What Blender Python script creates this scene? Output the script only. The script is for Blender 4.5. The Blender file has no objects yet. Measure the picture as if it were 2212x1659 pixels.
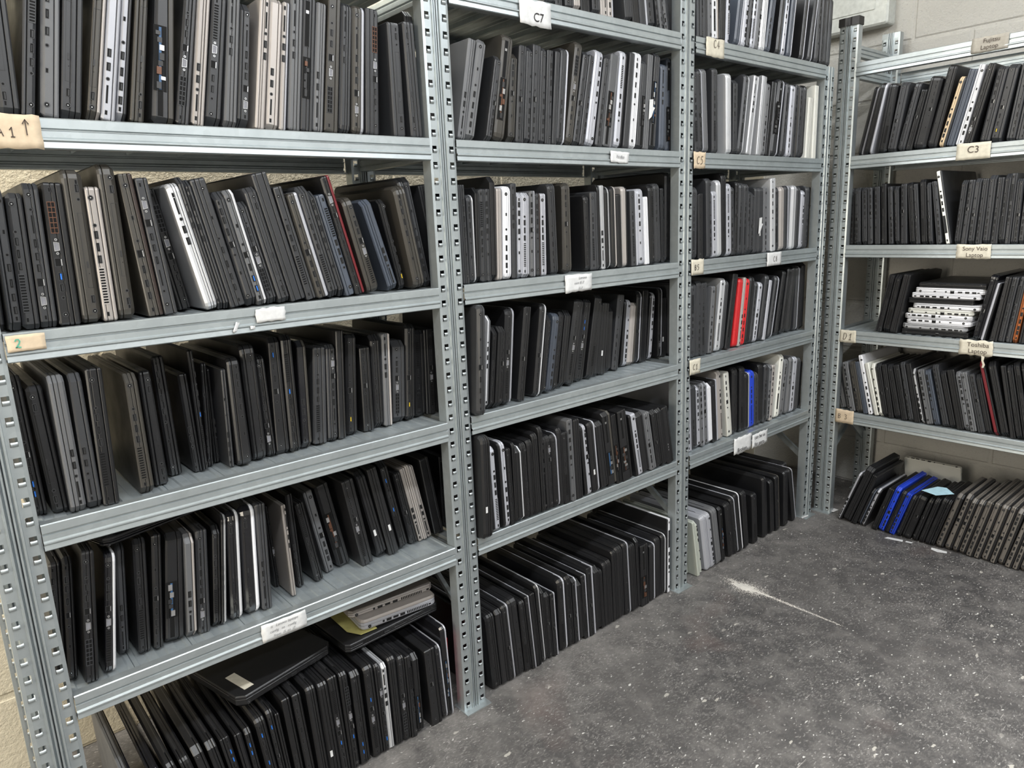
import bpy, math, random
from mathutils import Matrix, Vector

# ------------------------------------------------------------------ camera, world, lamps, exposure
SC = bpy.context.scene
COL = SC.collection
CAM_POS = Vector((-0.5645, -1.4512, 1.3286))
YAW, PITCH, ROLL = 0.7001, -0.2200, -0.0411
fw = Vector((math.sin(YAW) * math.cos(PITCH), math.cos(YAW) * math.cos(PITCH), math.sin(PITCH)))
rt = Vector((math.cos(YAW), -math.sin(YAW), 0))
up = rt.cross(fw)
r2 = rt * math.cos(ROLL) + up * math.sin(ROLL)
u2 = -rt * math.sin(ROLL) + up * math.cos(ROLL)
cam = bpy.data.cameras.new('camera')
cam.sensor_fit = 'HORIZONTAL'
cam.sensor_width = 36.0
cam.lens = 36.0 * 1545.5 / 2212.0
cam.clip_start = 0.02
cam_o = bpy.data.objects.new('camera', cam)
COL.objects.link(cam_o)
cam_o.matrix_world = Matrix(((r2.x, u2.x, -fw.x, CAM_POS.x), (r2.y, u2.y, -fw.y, CAM_POS.y),
                             (r2.z, u2.z, -fw.z, CAM_POS.z), (0, 0, 0, 1)))
SC.camera = cam_o

SC.view_settings.view_transform = 'Standard'
SC.view_settings.look = 'None'
SC.view_settings.gamma = 1.0
SC.view_settings.use_curve_mapping = False
SC.view_settings.exposure = 0.22
SC.cycles.use_denoising = True
SC.cycles.max_bounces = 7
SC.cycles.diffuse_bounces = 4
SC.cycles.glossy_bounces = 3
SC.cycles.transmission_bounces = 2
SC.cycles.caustics_reflective = False
SC.cycles.caustics_refractive = False
SC.cycles.sample_clamp_indirect = 6.0

world = bpy.data.worlds.new('room_air')
SC.world = world
world.use_nodes = True
world.node_tree.nodes['Background'].inputs['Color'].default_value = (0.80, 0.88, 1.0, 1)
world.node_tree.nodes['Background'].inputs['Strength'].default_value = 0.25

ROOM_X0, ROOM_X1, ROOM_Y0, ROOM_Y1, ROOM_H = -2.6, 2.905, -4.4, 0.600, 3.0
LAMPS = [(-0.7, -1.55, 0.0), (1.2, -1.55, 0.0), (-0.7, -3.2, 0.0), (1.2, -3.2, 0.0), (-0.6, 0.34, 0.0), (1.0, 0.34, 0.0)]
LAMP_POWER = [40, 42, 42, 42, 44, 20]
LAMP_TINT = [(.94, .97, 1), (.94, .97, 1), (.94, .97, 1), (.94, .97, 1), (1, .95, .86), (.90, .95, 1)]
for (lx, ly, la), pw, tint in zip(LAMPS, LAMP_POWER, LAMP_TINT):
    ld = bpy.data.lights.new('tube_light', 'AREA')
    ld.shape = 'RECTANGLE'
    ld.size, ld.size_y = 1.45, 0.16
    ld.energy = pw
    ld.color = tint
    lo = bpy.data.objects.new('tube_light', ld)
    lo.location = (lx, ly, ROOM_H - 0.125)
    lo.rotation_euler = (0, 0, la)
    COL.objects.link(lo)

SIDE_FILL = (-2.58, -0.70, 1.35, 1.1, 1.7)     # added warm side light, source unseen, beyond the near end of the shelves
wl = bpy.data.lights.new('added_side_light', 'AREA')
wl.shape = 'RECTANGLE'
wl.size, wl.size_y = SIDE_FILL[4], SIDE_FILL[3]
wl.energy = 52
wl.color = (1.0, .91, .76)
wo = bpy.data.objects.new('added_side_light', wl)
wo.location = SIDE_FILL[:3]
wo.rotation_euler = (0, -math.pi / 2, 0)
COL.objects.link(wo)

# ------------------------------------------------------------------ materials
def newmat(name):
    m = bpy.data.materials.new(name)
    m.use_nodes = True
    nt = m.node_tree
    return m, nt, nt.nodes['Principled BSDF']

def N(nt, kind, **kw):
    n = nt.nodes.new(kind)
    for k, v in kw.items():
        if k.startswith('_'):
            setattr(n, k[1:], v)
        else:
            n.inputs[k].default_value = v
    return n

def mixc(nt, fac, a, b, blend='MIX'):
    n = nt.nodes.new('ShaderNodeMix')
    n.data_type = 'RGBA'
    n.blend_type = blend
    for sock, v in ((0, fac), (6, a), (7, b)):
        if hasattr(v, 'links') or hasattr(v, 'is_linked'):
            nt.links.new(v, n.inputs[sock])
        else:
            n.inputs[sock].default_value = v if sock == 0 else (*v[:3], 1)
    return n.outputs[2]

def ramp(nt, src, p0, p1, c0=(0, 0, 0, 1), c1=(1, 1, 1, 1)):
    n = nt.nodes.new('ShaderNodeValToRGB')
    n.color_ramp.elements[0].position, n.color_ramp.elements[0].color = p0, c0
    n.color_ramp.elements[1].position, n.color_ramp.elements[1].color = p1, c1
    nt.links.new(src, n.inputs[0])
    return n.outputs[0]

def noise(nt, vec, scale, detail=3.0, rough=0.55, dist=0.0):
    n = N(nt, 'ShaderNodeTexNoise', Scale=scale, Detail=detail, Roughness=rough, Distortion=dist)
    if vec is not None:
        nt.links.new(vec, n.inputs['Vector'])
    return n.outputs['Fac']

def coords(nt, kind='Object'):
    return nt.nodes.new('ShaderNodeTexCoord').outputs[kind]

def bump(nt, h, strength, dist=0.002):
    b = N(nt, 'ShaderNodeBump', Strength=strength, Distance=dist)
    nt.links.new(h, b.inputs['Height'])
    return b.outputs['Normal']

def shell_mat(name, col, rough=0.5, metal=0.0, dust=0.10, spec=0.5, coat=0.0):
    """moulded laptop shell: own tint per object, fine grain, scuffs and a little dust"""
    m, nt, p = newmat(name)
    co = coords(nt)
    rnd = nt.nodes.new('ShaderNodeObjectInfo').outputs['Random']
    tint = N(nt, 'ShaderNodeMapRange')
    nt.links.new(rnd, tint.inputs[0])
    tint.inputs[3].default_value, tint.inputs[4].default_value = 0.78, 1.25
    c = mixc(nt, 1.0, col, (1, 1, 1), 'MULTIPLY')
    hs = N(nt, 'ShaderNodeHueSaturation')
    nt.links.new(c, hs.inputs['Color'])
    nt.links.new(tint.outputs[0], hs.inputs['Value'])
    scuff = ramp(nt, noise(nt, co, 38, 5, 0.7, 0.6), 0.60, 0.78)
    mul = N(nt, 'ShaderNodeMath', _operation='MULTIPLY')
    nt.links.new(scuff, mul.inputs[0])
    mul.inputs[1].default_value = dust
    lite = (min(col[0] * 1.5 + .10, 1), min(col[1] * 1.5 + .10, 1), min(col[2] * 1.5 + .10, 1))
    nt.links.new(mixc(nt, mul.outputs[0], hs.outputs[0], lite), p.inputs['Base Color'])
    r = N(nt, 'ShaderNodeMapRange')
    nt.links.new(noise(nt, co, 22, 4), r.inputs[0])
    r.inputs[3].default_value, r.inputs[4].default_value = max(rough - .12, .05), min(rough + .15, 1)
    nt.links.new(r.outputs[0], p.inputs['Roughness'])
    p.inputs['Metallic'].default_value = metal
    p.inputs['Specular IOR Level'].default_value = spec
    p.inputs['Coat Weight'].default_value = coat
    nt.links.new(bump(nt, noise(nt, co, 900, 2), 0.08, 0.0006), p.inputs['Normal'])
    return m

def plain(name, col, rough=0.5, metal=0.0, spec=0.5):
    m, nt, p = newmat(name)
    co = coords(nt)
    f = ramp(nt, noise(nt, co, 60, 3), 0.3, 0.75)
    nt.links.new(mixc(nt, f, tuple(c * .86 for c in col), tuple(min(1, c * 1.08) for c in col)), p.inputs['Base Color'])
    p.inputs['Roughness'].default_value = rough
    p.inputs['Metallic'].default_value = metal
    p.inputs['Specular IOR Level'].default_value = spec
    return m

SHELL = {
    'k': shell_mat('black_plastic', (.0115, .0115, .0125), .36),
    'K': shell_mat('gloss_black_plastic', (.010, .010, .012), .16, coat=.4, dust=.05),
    'd': shell_mat('charcoal_plastic', (.034, .035, .038), .38),
    'e': shell_mat('umber_plastic', (.046, .042, .036), .38),
    'g': shell_mat('grey_plastic', (.115, .117, .122), .45),
    'f': shell_mat('taupe_plastic', (.125, .112, .098), .42),
    's': shell_mat('brushed_silver', (.50, .505, .52), .36, .35, .06),
    'v': shell_mat('pale_silver', (.40, .405, .44), .40, .25, .06),
    't': shell_mat('champagne_alloy', (.37, .34, .32), .40, .25, .06),
    'w': shell_mat('white_plastic', (.64, .64, .66), .40, 0, .03),
    'W': shell_mat('ivory_plastic', (.66, .655, .60), .42, 0, .03),
    'l': shell_mat('pale_sage_plastic', (.42, .44, .39), .42, 0, .04),
    'r': shell_mat('red_plastic', (.55, .018, .022), .30, 0, .03),
    'b': shell_mat('blue_plastic', (.018, .055, .50), .32, 0, .03),
    'u': shell_mat('slate_blue_plastic', (.058, .068, .088), .36),
    'm': shell_mat('maroon_plastic', (.13, .012, .017), .34, 0, .05),
    'n': shell_mat('brown_black_plastic', (.030, .019, .016), .40),
    'o': shell_mat('rust_orange_plastic', (.33, .095, .025), .42),
    'y': shell_mat('sand_plastic', (.55, .42, .27), .45),
}
HOLE_SHADE = plain('socket_shade_black', (.006, .006, .006), .7, 0, .2)  # flush black faces: the shade inside sockets and vents, put into the colour
RIM = plain('socket_rim', (.050, .050, .052), .40, .3)
STEEL = plain('connector_steel', (.62, .62, .63), .30, .9)
PINS = plain('connector_face', (.20, .20, .22), .5)
BLUE = plain('socket_blue', (.02, .16, .62), .4)
YELLOW = plain('socket_yellow', (.75, .52, .03), .4)
COPPER = plain('copper_fin', (.13, .060, .036), .45, .4)
TRIM = plain('dark_trim', (.022, .022, .023), .45)
BOARD = plain('circuit_board_blue', (.03, .09, .20), .5)
RUBBER = plain('black_cap_plastic', (.020, .019, .019), .55)
PAPER = plain('white_paper', (.66, .66, .655), .85, 0, .2)
CREAM = plain('cream_paper', (.62, .575, .47), .85, 0, .2)
CARD = plain('tan_card', (.62, .50, .36), .85, 0, .2)
FADED = plain('faded_paper', (.36, .335, .29), .85, 0, .2)
BLUEPAPER = plain('pale_blue_paper', (.45, .68, .78), .8, 0, .2)
YELLOWPAPER = plain('yellow_paper', (.50, .46, .17), .85, 0, .2)
INK = plain('dark_ink', (.035, .032, .035), .7, 0, .2)
GREYINK = plain('faded_ink', (.20, .20, .21), .7, 0, .2)
BROWNINK = plain('brown_ink', (.085, .065, .055), .7, 0, .2)
GREENINK = plain('green_ink', (.10, .38, .27), .7, 0, .2)

def steel_mat(name, base, rlo, rhi):
    m, nt, p = newmat(name)
    co = coords(nt)
    v = N(nt, 'ShaderNodeTexVoronoi', Scale=70.0)
    nt.links.new(co, v.inputs['Vector'])
    sep = nt.nodes.new('ShaderNodeSeparateColor')
    nt.links.new(v.outputs['Color'], sep.inputs[0])
    big = noise(nt, co, 6, 5, .6)
    c1 = mixc(nt, sep.outputs[0], tuple(c * .95 for c in base), tuple(min(c * 1.04, 1) for c in base))
    c2 = mixc(nt, ramp(nt, big, .45, .75), c1, tuple(c * .80 for c in base))
    nt.links.new(c2, p.inputs['Base Color'])
    p.inputs['Metallic'].default_value = 0.72
    r = N(nt, 'ShaderNodeMapRange')
    nt.links.new(big, r.inputs[0])
    r.inputs[3].default_value, r.inputs[4].default_value = rlo, rhi
    nt.links.new(r.outputs[0], p.inputs['Roughness'])
    nt.links.new(bump(nt, noise(nt, co, 90, 2), .03, .001), p.inputs['Normal'])
    return m
GALV = steel_mat('galvanised_steel', (.47, .515, .53), .31, .52)
DECK = steel_mat('galvanised_deck', (.52, .575, .60), .38, .60)

def wall_mat(name, col):
    m, nt, p = newmat(name)
    co = coords(nt)
    oi = nt.nodes.new('ShaderNodeObjectInfo')
    add = N(nt, 'ShaderNodeVectorMath', _operation='ADD')
    nt.links.new(co, add.inputs[0])
    nt.links.new(oi.outputs['Location'], add.inputs[1])
    pv = add.outputs[0]
    big = ramp(nt, noise(nt, pv, 3.2, 4), .35, .70)
    c = mixc(nt, big, tuple(v * .90 for v in col), col)
    pits = ramp(nt, noise(nt, pv, 120, 3, .6), .30, .42)
    c = mixc(nt, pits, tuple(v * .82 for v in col), c)
    spot = ramp(nt, noise(nt, pv, 34, 2, .5), .77, .80)
    c = mixc(nt, spot, c, tuple(v * .45 for v in col))
    nt.links.new(c, p.inputs['Base Color'])
    p.inputs['Roughness'].default_value = .72
    p.inputs['Specular IOR Level'].default_value = .3
    h = N(nt, 'ShaderNodeMath', _operation='ADD')
    nt.links.new(noise(nt, pv, 110, 4, .65), h.inputs[0])
    nt.links.new(noise(nt, pv, 30, 3, .6), h.inputs[1])
    nt.links.new(bump(nt, h.outputs[0], .55, .006), p.inputs['Normal'])
    return m
WALL_A = wall_mat('cream_wall_paint', (.74, .67, .52))
WALL_B = wall_mat('grey_cream_wall_paint', (.52, .508, .475))
CEIL = wall_mat('white_ceiling_paint', (.78, .78, .76))
BOXMAT = plain('cabinet_enamel', (.60, .62, .59), .45)

def floor_mat():
    m, nt, p = newmat('worn_dark_concrete')
    co = coords(nt)
    big = noise(nt, co, 1.6, 5, .6)
    c = mixc(nt, ramp(nt, big, .35, .68), (.048, .046, .046), (.088, .083, .080))
    mid = ramp(nt, noise(nt, co, 14, 6, .68, .4), .45, .72)
    c = mixc(nt, mid, c, (.150, .141, .134))
    # reddish worn paint
    red = ramp(nt, noise(nt, co, 2.3, 3, .5), .62, .74)
    redk = N(nt, 'ShaderNodeMath', _operation='MULTIPLY')
    nt.links.new(red, redk.inputs[0])
    redk.inputs[1].default_value = .35
    c = mixc(nt, redk.outputs[0], c, (.16, .105, .092))
    # stretched grey flecks and bright chips, denser where the paint is worn
    mp = N(nt, 'ShaderNodeMapping')
    mp.inputs['Rotation'].default_value = (0, 0, .70)
    mp.inputs['Scale'].default_value = (1, 2.5, 1)
    wob = N(nt, 'ShaderNodeTexNoise', Scale=55.0, Detail=3.0)
    nt.links.new(co, wob.inputs['Vector'])
    wv = N(nt, 'ShaderNodeVectorMath', _operation='MULTIPLY_ADD')
    nt.links.new(wob.outputs['Color'], wv.inputs[0])
    wv.inputs[1].default_value = (.020, .020, 0)
    nt.links.new(co, wv.inputs[2])
    nt.links.new(wv.outputs[0], mp.inputs['Vector'])
    fine = ramp(nt, noise(nt, mp.outputs[0], 80, 5, .72), .515, .66)
    dens = ramp(nt, noise(nt, co, 4.0, 5, .65), .34, .70)
    mm = N(nt, 'ShaderNodeMath', _operation='MULTIPLY')
    nt.links.new(fine, mm.inputs[0])
    nt.links.new(dens, mm.inputs[1])
    c = mixc(nt, mm.outputs[0], c, (.30, .285, .27))
    for sc, hi, th, col in ((40, .24, .45, (.135, .128, .122)), (58, .22, .62, (.22, .21, .20)), (27, .115, .74, (.55, .54, .51)), (60, .16, .80, (.50, .49, .47)), (17, .16, .88, (.40, .38, .34))):
        v = N(nt, 'ShaderNodeTexVoronoi', Scale=float(sc))
        v.inputs['Randomness'].default_value = 1.0
        nt.links.new(mp.outputs[0], v.inputs['Vector'])
        dot = ramp(nt, v.outputs['Distance'], hi, hi + .03, (1, 1, 1, 1), (0, 0, 0, 1))
        sel = nt.nodes.new('ShaderNodeSeparateColor')
        nt.links.new(v.outputs['Color'], sel.inputs[0])
        keep = ramp(nt, sel.outputs[0], th, th + .04)
        k2 = N(nt, 'ShaderNodeMath', _operation='MULTIPLY')
        nt.links.new(dot, k2.inputs[0])
        nt.links.new(keep, k2.inputs[1])
        c = mixc(nt, k2.outputs[0], c, col)
    # short hairline scratches: noise stretched along a few directions
    for rot, lo in ((.55, .735), (2.15, .75), (1.25, .76), (-.35, .76)):
        mp2 = N(nt, 'ShaderNodeMapping')
        mp2.inputs['Rotation'].default_value = (0, 0, rot)
        mp2.inputs['Scale'].default_value = (5, 190, 1)
        mp2.inputs['Location'].default_value = (rot * 7, rot * 3, 0)
        nt.links.new(co, mp2.inputs['Vector'])
        line = ramp(nt, noise(nt, mp2.outputs[0], 1.0, 2, .5, .25), lo, lo + .05)
        k3 = N(nt, 'ShaderNodeMath', _operation='MULTIPLY')
        nt.links.new(line, k3.inputs[0])
        k3.inputs[1].default_value = .75
        c = mixc(nt, k3.outputs[0], c, (.42, .40, .375))
    # pale dust kicked along the feet of the shelves
    sx = nt.nodes.new('ShaderNodeSeparateXYZ')
    nt.links.new(co, sx.inputs[0])
    yy = N(nt, 'ShaderNodeMapRange')
    nt.links.new(sx.outputs['Y'], yy.inputs[0])
    yy.inputs[1].default_value, yy.inputs[2].default_value = -.26, .0
    yy.inputs[3].default_value, yy.inputs[4].default_value = 0, .55
    dn = N(nt, 'ShaderNodeMath', _operation='MULTIPLY')
    nt.links.new(yy.outputs[0], dn.inputs[0])
    nt.links.new(ramp(nt, noise(nt, co, 9, 5, .65), .35, .75), dn.inputs[1])
    c = mixc(nt, dn.outputs[0], c, (.30, .285, .27))
    nt.links.new(c, p.inputs['Base Color'])
    r = N(nt, 'ShaderNodeMapRange')
    nt.links.new(noise(nt, co, 7, 5), r.inputs[0])
    r.inputs[3].default_value, r.inputs[4].default_value = .48, .80
    nt.links.new(r.outputs[0], p.inputs['Roughness'])
    p.inputs['Specular IOR Level'].default_value = .35
    nt.links.new(bump(nt, noise(nt, co, 130, 5, .7), .30, .002), p.inputs['Normal'])
    return m
FLOOR = floor_mat()

# ------------------------------------------------------------------ mesh helpers
class Geo:
    def __init__(self):
        self.v, self.f, self.m, self.mats, self.smooth = [], [], [], [], []
    def mi(self, mat):
        if mat not in self.mats:
            self.mats.append(mat)
        return self.mats.index(mat)
    def add(self, verts, faces, mat, smooth=False):
        b, k = len(self.v), self.mi(mat)
        self.v += verts
        self.f += [tuple(b + i for i in f) for f in faces]
        self.m += [k] * len(faces)
        self.smooth += [smooth] * len(faces)
    def box(self, x0, x1, y0, y1, z0, z1, mat):
        self.add([(x, y, z) for x in (x0, x1) for y in (y0, y1) for z in (z0, z1)],
                 [(0, 1, 3, 2), (4, 6, 7, 5), (0, 4, 5, 1), (2, 3, 7, 6), (0, 2, 6, 4), (1, 5, 7, 3)], mat)
    def merge(self, g, M):
        b = len(self.v)
        self.v += [tuple(M @ Vector(p)) for p in g.v]
        self.f += [tuple(b + i for i in f) for f in g.f]
        ix = [self.mi(x) for x in g.mats]
        self.m += [ix[i] for i in g.m]
        self.smooth += g.smooth
    def mesh(self, name):
        me = bpy.data.meshes.new(name)
        me.from_pydata(self.v, [], self.f)
        for x in self.mats:
            me.materials.append(x)
        me.polygons.foreach_set('material_index', self.m)
        me.polygons.foreach_set('use_smooth', self.smooth)
        me.update()
        return me

def link(name, me, parent=None, M=None):
    o = bpy.data.objects.new(name, me)
    COL.objects.link(o)
    if parent is not None:
        o.parent = parent
    if M is not None:
        if parent is not None:
            o.matrix_local = M
        else:
            o.matrix_world = M
    return o

def tag(o, label, cat, group=None):
    o['label'], o['category'] = label, cat
    if group:
        o['group'] = group
    return o

def extrude(profile, a0, a1, mat, axis='x', g=None, smooth=False):
    """open profile of (u, z) pairs swept from a0 to a1"""
    g = g or Geo()
    n = len(profile)
    if axis == 'x':
        vs = [(a0, u, z) for u, z in profile] + [(a1, u, z) for u, z in profile]
    else:
        vs = [(u, a0, z) for u, z in profile] + [(u, a1, z) for u, z in profile]
    g.add(vs, [(i, i + 1, n + i + 1, n + i) for i in range(n - 1)], mat, smooth)
    return g

def rrect(y0, y1, z0, z1, r, seg=3):
    pts = []
    for cy, cz, a0 in ((y1 - r, z0 + r, -90), (y1 - r, z1 - r, 0), (y0 + r, z1 - r, 90), (y0 + r, z0 + r, 180)):
        for i in range(seg + 1):
            a = math.radians(a0 + 90 * i / seg)
            pts.append((cy + r * math.cos(a), cz + r * math.sin(a)))
    return pts

def slab(g, x0, x1, w, h, r, b0, b1, mat, taper=0.0, y0=0.0, z0=0.0, seg=3, ins=0.0):
    """rounded plate in the yz plane between x0 and x1 with bevels b0 / b1; taper thins the x1 face towards z = h"""
    rings = []
    t = x1 - x0
    for x, b in ((x0, b0), (x0 + min(b0, t * .45), 0), (x1 - min(b1, t * .45), 0), (x1, b1)):
        b += ins
        pts = rrect(y0 + b, y0 + w - b, z0 + b, z0 + h - b, max(r - b, .0008), seg)
        rings.append([(x0 + (x - x0) * (1 - taper * (z - z0) / h), y, z) for y, z in pts])
    n = len(rings[0])
    vs = [p for ring in rings for p in ring]
    fs = []
    for k in range(3):
        for i in range(n):
            j = (i + 1) % n
            fs.append((k * n + i, k * n + j, (k + 1) * n + j, (k + 1) * n + i))
    g.add(vs, fs, mat)
    g.add([rings[0][i] for i in range(n)], [tuple(reversed(range(n)))], mat)
    g.add([rings[3][i] for i in range(n)], [tuple(range(n))], mat)

# ------------------------------------------------------------------ room shell
def structure(name, g, loc=(0, 0, 0)):
    o = link(name, g.mesh(name))
    o.location = loc
    o['kind'] = 'structure'
    return o

g = Geo(); g.box(ROOM_X0, ROOM_X1 + .2, ROOM_Y0, ROOM_Y1 + .2, -.12, 0, FLOOR)
structure('floor', g)
g = Geo(); g.box(ROOM_X0, ROOM_X1 + .2, ROOM_Y0, ROOM_Y1 + .2, ROOM_H, ROOM_H + .1, CEIL)
structure('ceiling', g)
g = Geo(); g.box(ROOM_X0, ROOM_X1 + .2, ROOM_Y1 + .004, ROOM_Y1 + .2, 0, ROOM_H, WALL_A)
wall_l = structure('wall_left', g)
g = Geo(); g.box(ROOM_X1 + .004, ROOM_X1 + .2, ROOM_Y0, ROOM_Y1 + .0039, 0, ROOM_H, WALL_B)
wall_b = structure('wall_back', g)
g = Geo(); g.box(ROOM_X0 - .2, ROOM_X0, ROOM_Y0, ROOM_Y1 + .2, 0, ROOM_H, WALL_B)
structure('wall_near', g)
g = Geo(); g.box(ROOM_X0, ROOM_X1 + .2, ROOM_Y0 - .2, ROOM_Y0, 0, ROOM_H, WALL_B)
structure('wall_right', g)

def block_mesh(L, H, mat, name):
    g = Geo()
    b, d = .006, .0045
    outer = [(0, 0, 0), (L, 0, 0), (L, 0, H), (0, 0, H)]
    inner = [(b, -d, b), (L - b, -d, b), (L - b, -d, H - b), (b, -d, H - b)]
    g.add(outer + inner, [(4, 5, 6, 7), (0, 1, 5, 4), (1, 2, 6, 5), (2, 3, 7, 6), (3, 0, 4, 7)], mat)
    return g.mesh(name)
BL, BH, BJ = .440, .215, .010
def blockwork(wall, mat, s0, s1, place):
    full, half = block_mesh(BL, BH, mat, 'wall_block'), block_mesh(BL / 2 - BJ / 2, BH, mat, 'wall_block')
    row = 0
    z = .004
    while z + BH < ROOM_H:
        s = s0
        first = row % 2 == 1
        while s < s1 - .05:
            me = half if first or s + BL > s1 else full
            o = link('wall_block', me, wall)
            place(o, s, z)
            s += (BL / 2 - BJ / 2 if me is half else BL) + BJ
            first = False
        z += BH + BJ
        row += 1
def pl_left(o, s, z):
    o.location = (s, ROOM_Y1 + .004, z)
def pl_back(o, s, z):
    o.location = (ROOM_X1 + .004, -s, z)
    o.rotation_euler = (0, 0, -math.pi / 2)
# made-up window frame on the unseen wall, built around the added side light
wy, wz, ww, wh = SIDE_FILL[1], SIDE_FILL[2], SIDE_FILL[3], SIDE_FILL[4]
g = Geo()
x0, x1 = ROOM_X0 + .0005, ROOM_X0 + .0175
for a, b, c, d in ((wy - ww / 2 - .06, wy + ww / 2 + .06, wz + wh / 2, wz + wh / 2 + .06), (wy - ww / 2 - .06, wy + ww / 2 + .06, wz - wh / 2 - .06, wz - wh / 2),
                   (wy - ww / 2 - .06, wy - ww / 2, wz - wh / 2, wz + wh / 2), (wy + ww / 2, wy + ww / 2 + .06, wz - wh / 2, wz + wh / 2)):
    g.box(x0, x1, a, b, c, d, BOXMAT)
structure('added_frame_1', g)
blockwork(wall_l, WALL_A, -1.55, ROOM_X1 - .01, pl_left)
blockwork(wall_b, WALL_B, -ROOM_Y1 + .01, 2.2, pl_back)

for lx, ly, la in LAMPS:
    e = bpy.data.objects.new('ceiling_light', None); COL.objects.link(e)
    e.location = (lx, ly, ROOM_H)
    tag(e, 'white twin tube batten on the ceiling, %s of the %s row' % ('doorway end' if lx < 0 else 'end wall end', 'shelf top' if ly > 0 else 'near aisle' if ly > -2 else 'far aisle'), 'ceiling light', 'battens on the ceiling')
    g = Geo(); g.box(-.76, .76, -.05, .05, -.06, 0, BOXMAT); link('housing', g.mesh('housing'), e)
    tube = Geo()
    em, nt, p = newmat('lit_tube')
    p.inputs['Emission Color'].default_value = (.95, .98, 1, 1); p.inputs['Emission Strength'].default_value = 6
    for sy in (-.03, .03):
        tube = Geo()
        ring = [(sy + .013 * math.cos(a * math.pi / 4), -.078 + .013 * math.sin(a * math.pi / 4)) for a in range(9)]
        extrude(ring, -.73, .73, em, 'x', tube, True)
        link('tube', tube.mesh('tube'), e)

# ------------------------------------------------------------------ shelving
ZM = [1.8795, 1.5314, 1.1836, 0.8423, 0.4995]
ZR = [1.8910, 1.5397, 1.1874, 0.8342, 0.4815]
PX = [-0.4832, 0.4743, 1.4281, 2.3510]
XE, PYR = 2.447, [-0.0200, -0.9740]
DEPTH = .42
POST_H = 2.055
PW = .037

def post_mesh(POST_H):
    g = Geo()
    pitch = .0363
    n = int(POST_H / pitch)
    # stiffened centre: two rolled ridges and a dark seam between the two flanges, and side returns
    prof = [(-.0125, 0.0), (-.0115, -.004), (-.0085, -.004), (-.0070, 0.001), (-.0055, .002), (-.0045, -.002), (-.0015, -.002), (-.0008, .016),
            (.0008, .016), (.0015, -.002), (.0045, -.002), (.0055, .002), (.0070, .001), (.0085, -.004), (.0115, -.004), (.0125, 0.0)]
    m = len(prof)
    g.add([(x, y, 0) for x, y in prof] + [(x, y, POST_H) for x, y in prof], [(i, i + 1, m + i + 1, m + i) for i in range(m - 1)], GALV)
    for s in (-1, 1):
        side = [(s * PW, .0015), (s * PW, .034), (s * (PW - .008), .034)]
        g.add([(x, y, 0) for x, y in side] + [(x, y, POST_H) for x, y in side], [(0, 1, 4, 3), (1, 2, 5, 4)], GALV)
        xa, xb = s * .0125, s * PW
        h0, h1 = s * .0185, s * .0305
        xs = [xa, h0, h1, xb]
        for k in range(n):
            z0 = k * pitch
            zs = [z0, z0 + .010, z0 + .0265, z0 + pitch]
            vs = [(x, 0.0 if x != xb else .0015, z) for z in zs for x in xs]
            fs = [(r * 4 + c, r * 4 + c + 1, (r + 1) * 4 + c + 1, (r + 1) * 4 + c) for r in range(3) for c in range(3) if not (r == 1 and c == 1)]
            g.add(vs, fs, GALV)
            # pressed tongue bulging out of the lower half of the slot
            zt = [z0 + .010, z0 + .0130, z0 + .0165, z0 + .0190]
            dep = [(0, 0, 0), (-.0030, -.0042, -.0030), (-.0040, -.0055, -.0040), (-.0012, -.0030, -.0019)]
            xm = (h0 + h1) / 2
            vs = [(x, d, z) for z, dd in zip(zt, dep) for x, d in zip((h0 + (xm - h0) * .12 * 1, xm, h1 + (xm - h1) * .12), dd)]
            g.add(vs, [(r * 3 + c, r * 3 + c + 1, (r + 1) * 3 + c + 1, (r + 1) * 3 + c) for r in range(3) for c in range(2)], GALV, True)
    top = n * pitch
    for s in (-1, 1):
        g.add([(s * .0125, 0, top), (s * PW, 0.0015, top), (s * PW, 0.0015, POST_H), (s * .0125, 0, POST_H)], [(0, 1, 2, 3)], GALV)
    return g.mesh('upright')

BEAM_PROF = [(.020, -.0005), (-.0010, 0), (-.0028, -.0018), (-.0028, -.0165), (.0012, -.0180), (.0012, -.0200), (-.0022, -.0215), (-.0022, -.0310),
             (-.0062, -.0338), (-.0062, -.0362), (-.0030, -.0388), (-.0042, -.0482), (-.0020, -.0500), (.018, -.0500), (.018, -.046)]
def beam_mesh(L):
    return extrude(BEAM_PROF, 0, L, GALV, 'x').mesh('shelf_beam')
SIDE_PROF = [(-.012, -.003), (.012, -.003), (.012, -.014), (.009, -.017), (.012, -.020), (.012, -.030), (.009, -.033), (.012, -.036), (.012, -.045), (-.012, -.045),
             (-.012, -.036), (-.009, -.033), (-.012, -.030), (-.012, -.020), (-.009, -.017), (-.012, -.014), (-.012, -.003)]
SIDE = extrude(SIDE_PROF, .033, DEPTH - .033, GALV, 'y').mesh('side_rail')
def deck_mesh(W):
    pts = [(.0004, -.014), (.0004, -.0019), (.0012, -.0005)]
    for k in range(3):
        c = W * (k + .5) / 3
        pts += [(c - .010, -.0005), (c - .007, -.0030), (c + .007, -.0030), (c + .010, -.0005)]
    pts += [(W - .0012, -.0005), (W - .0004, -.0019), (W - .0004, -.014)]
    return extrude(pts, .006, DEPTH - .006, DECK, 'y').mesh('shelf_panel')
POST = post_mesh(POST_H)
POST_LOW = post_mesh(1.877)
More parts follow.
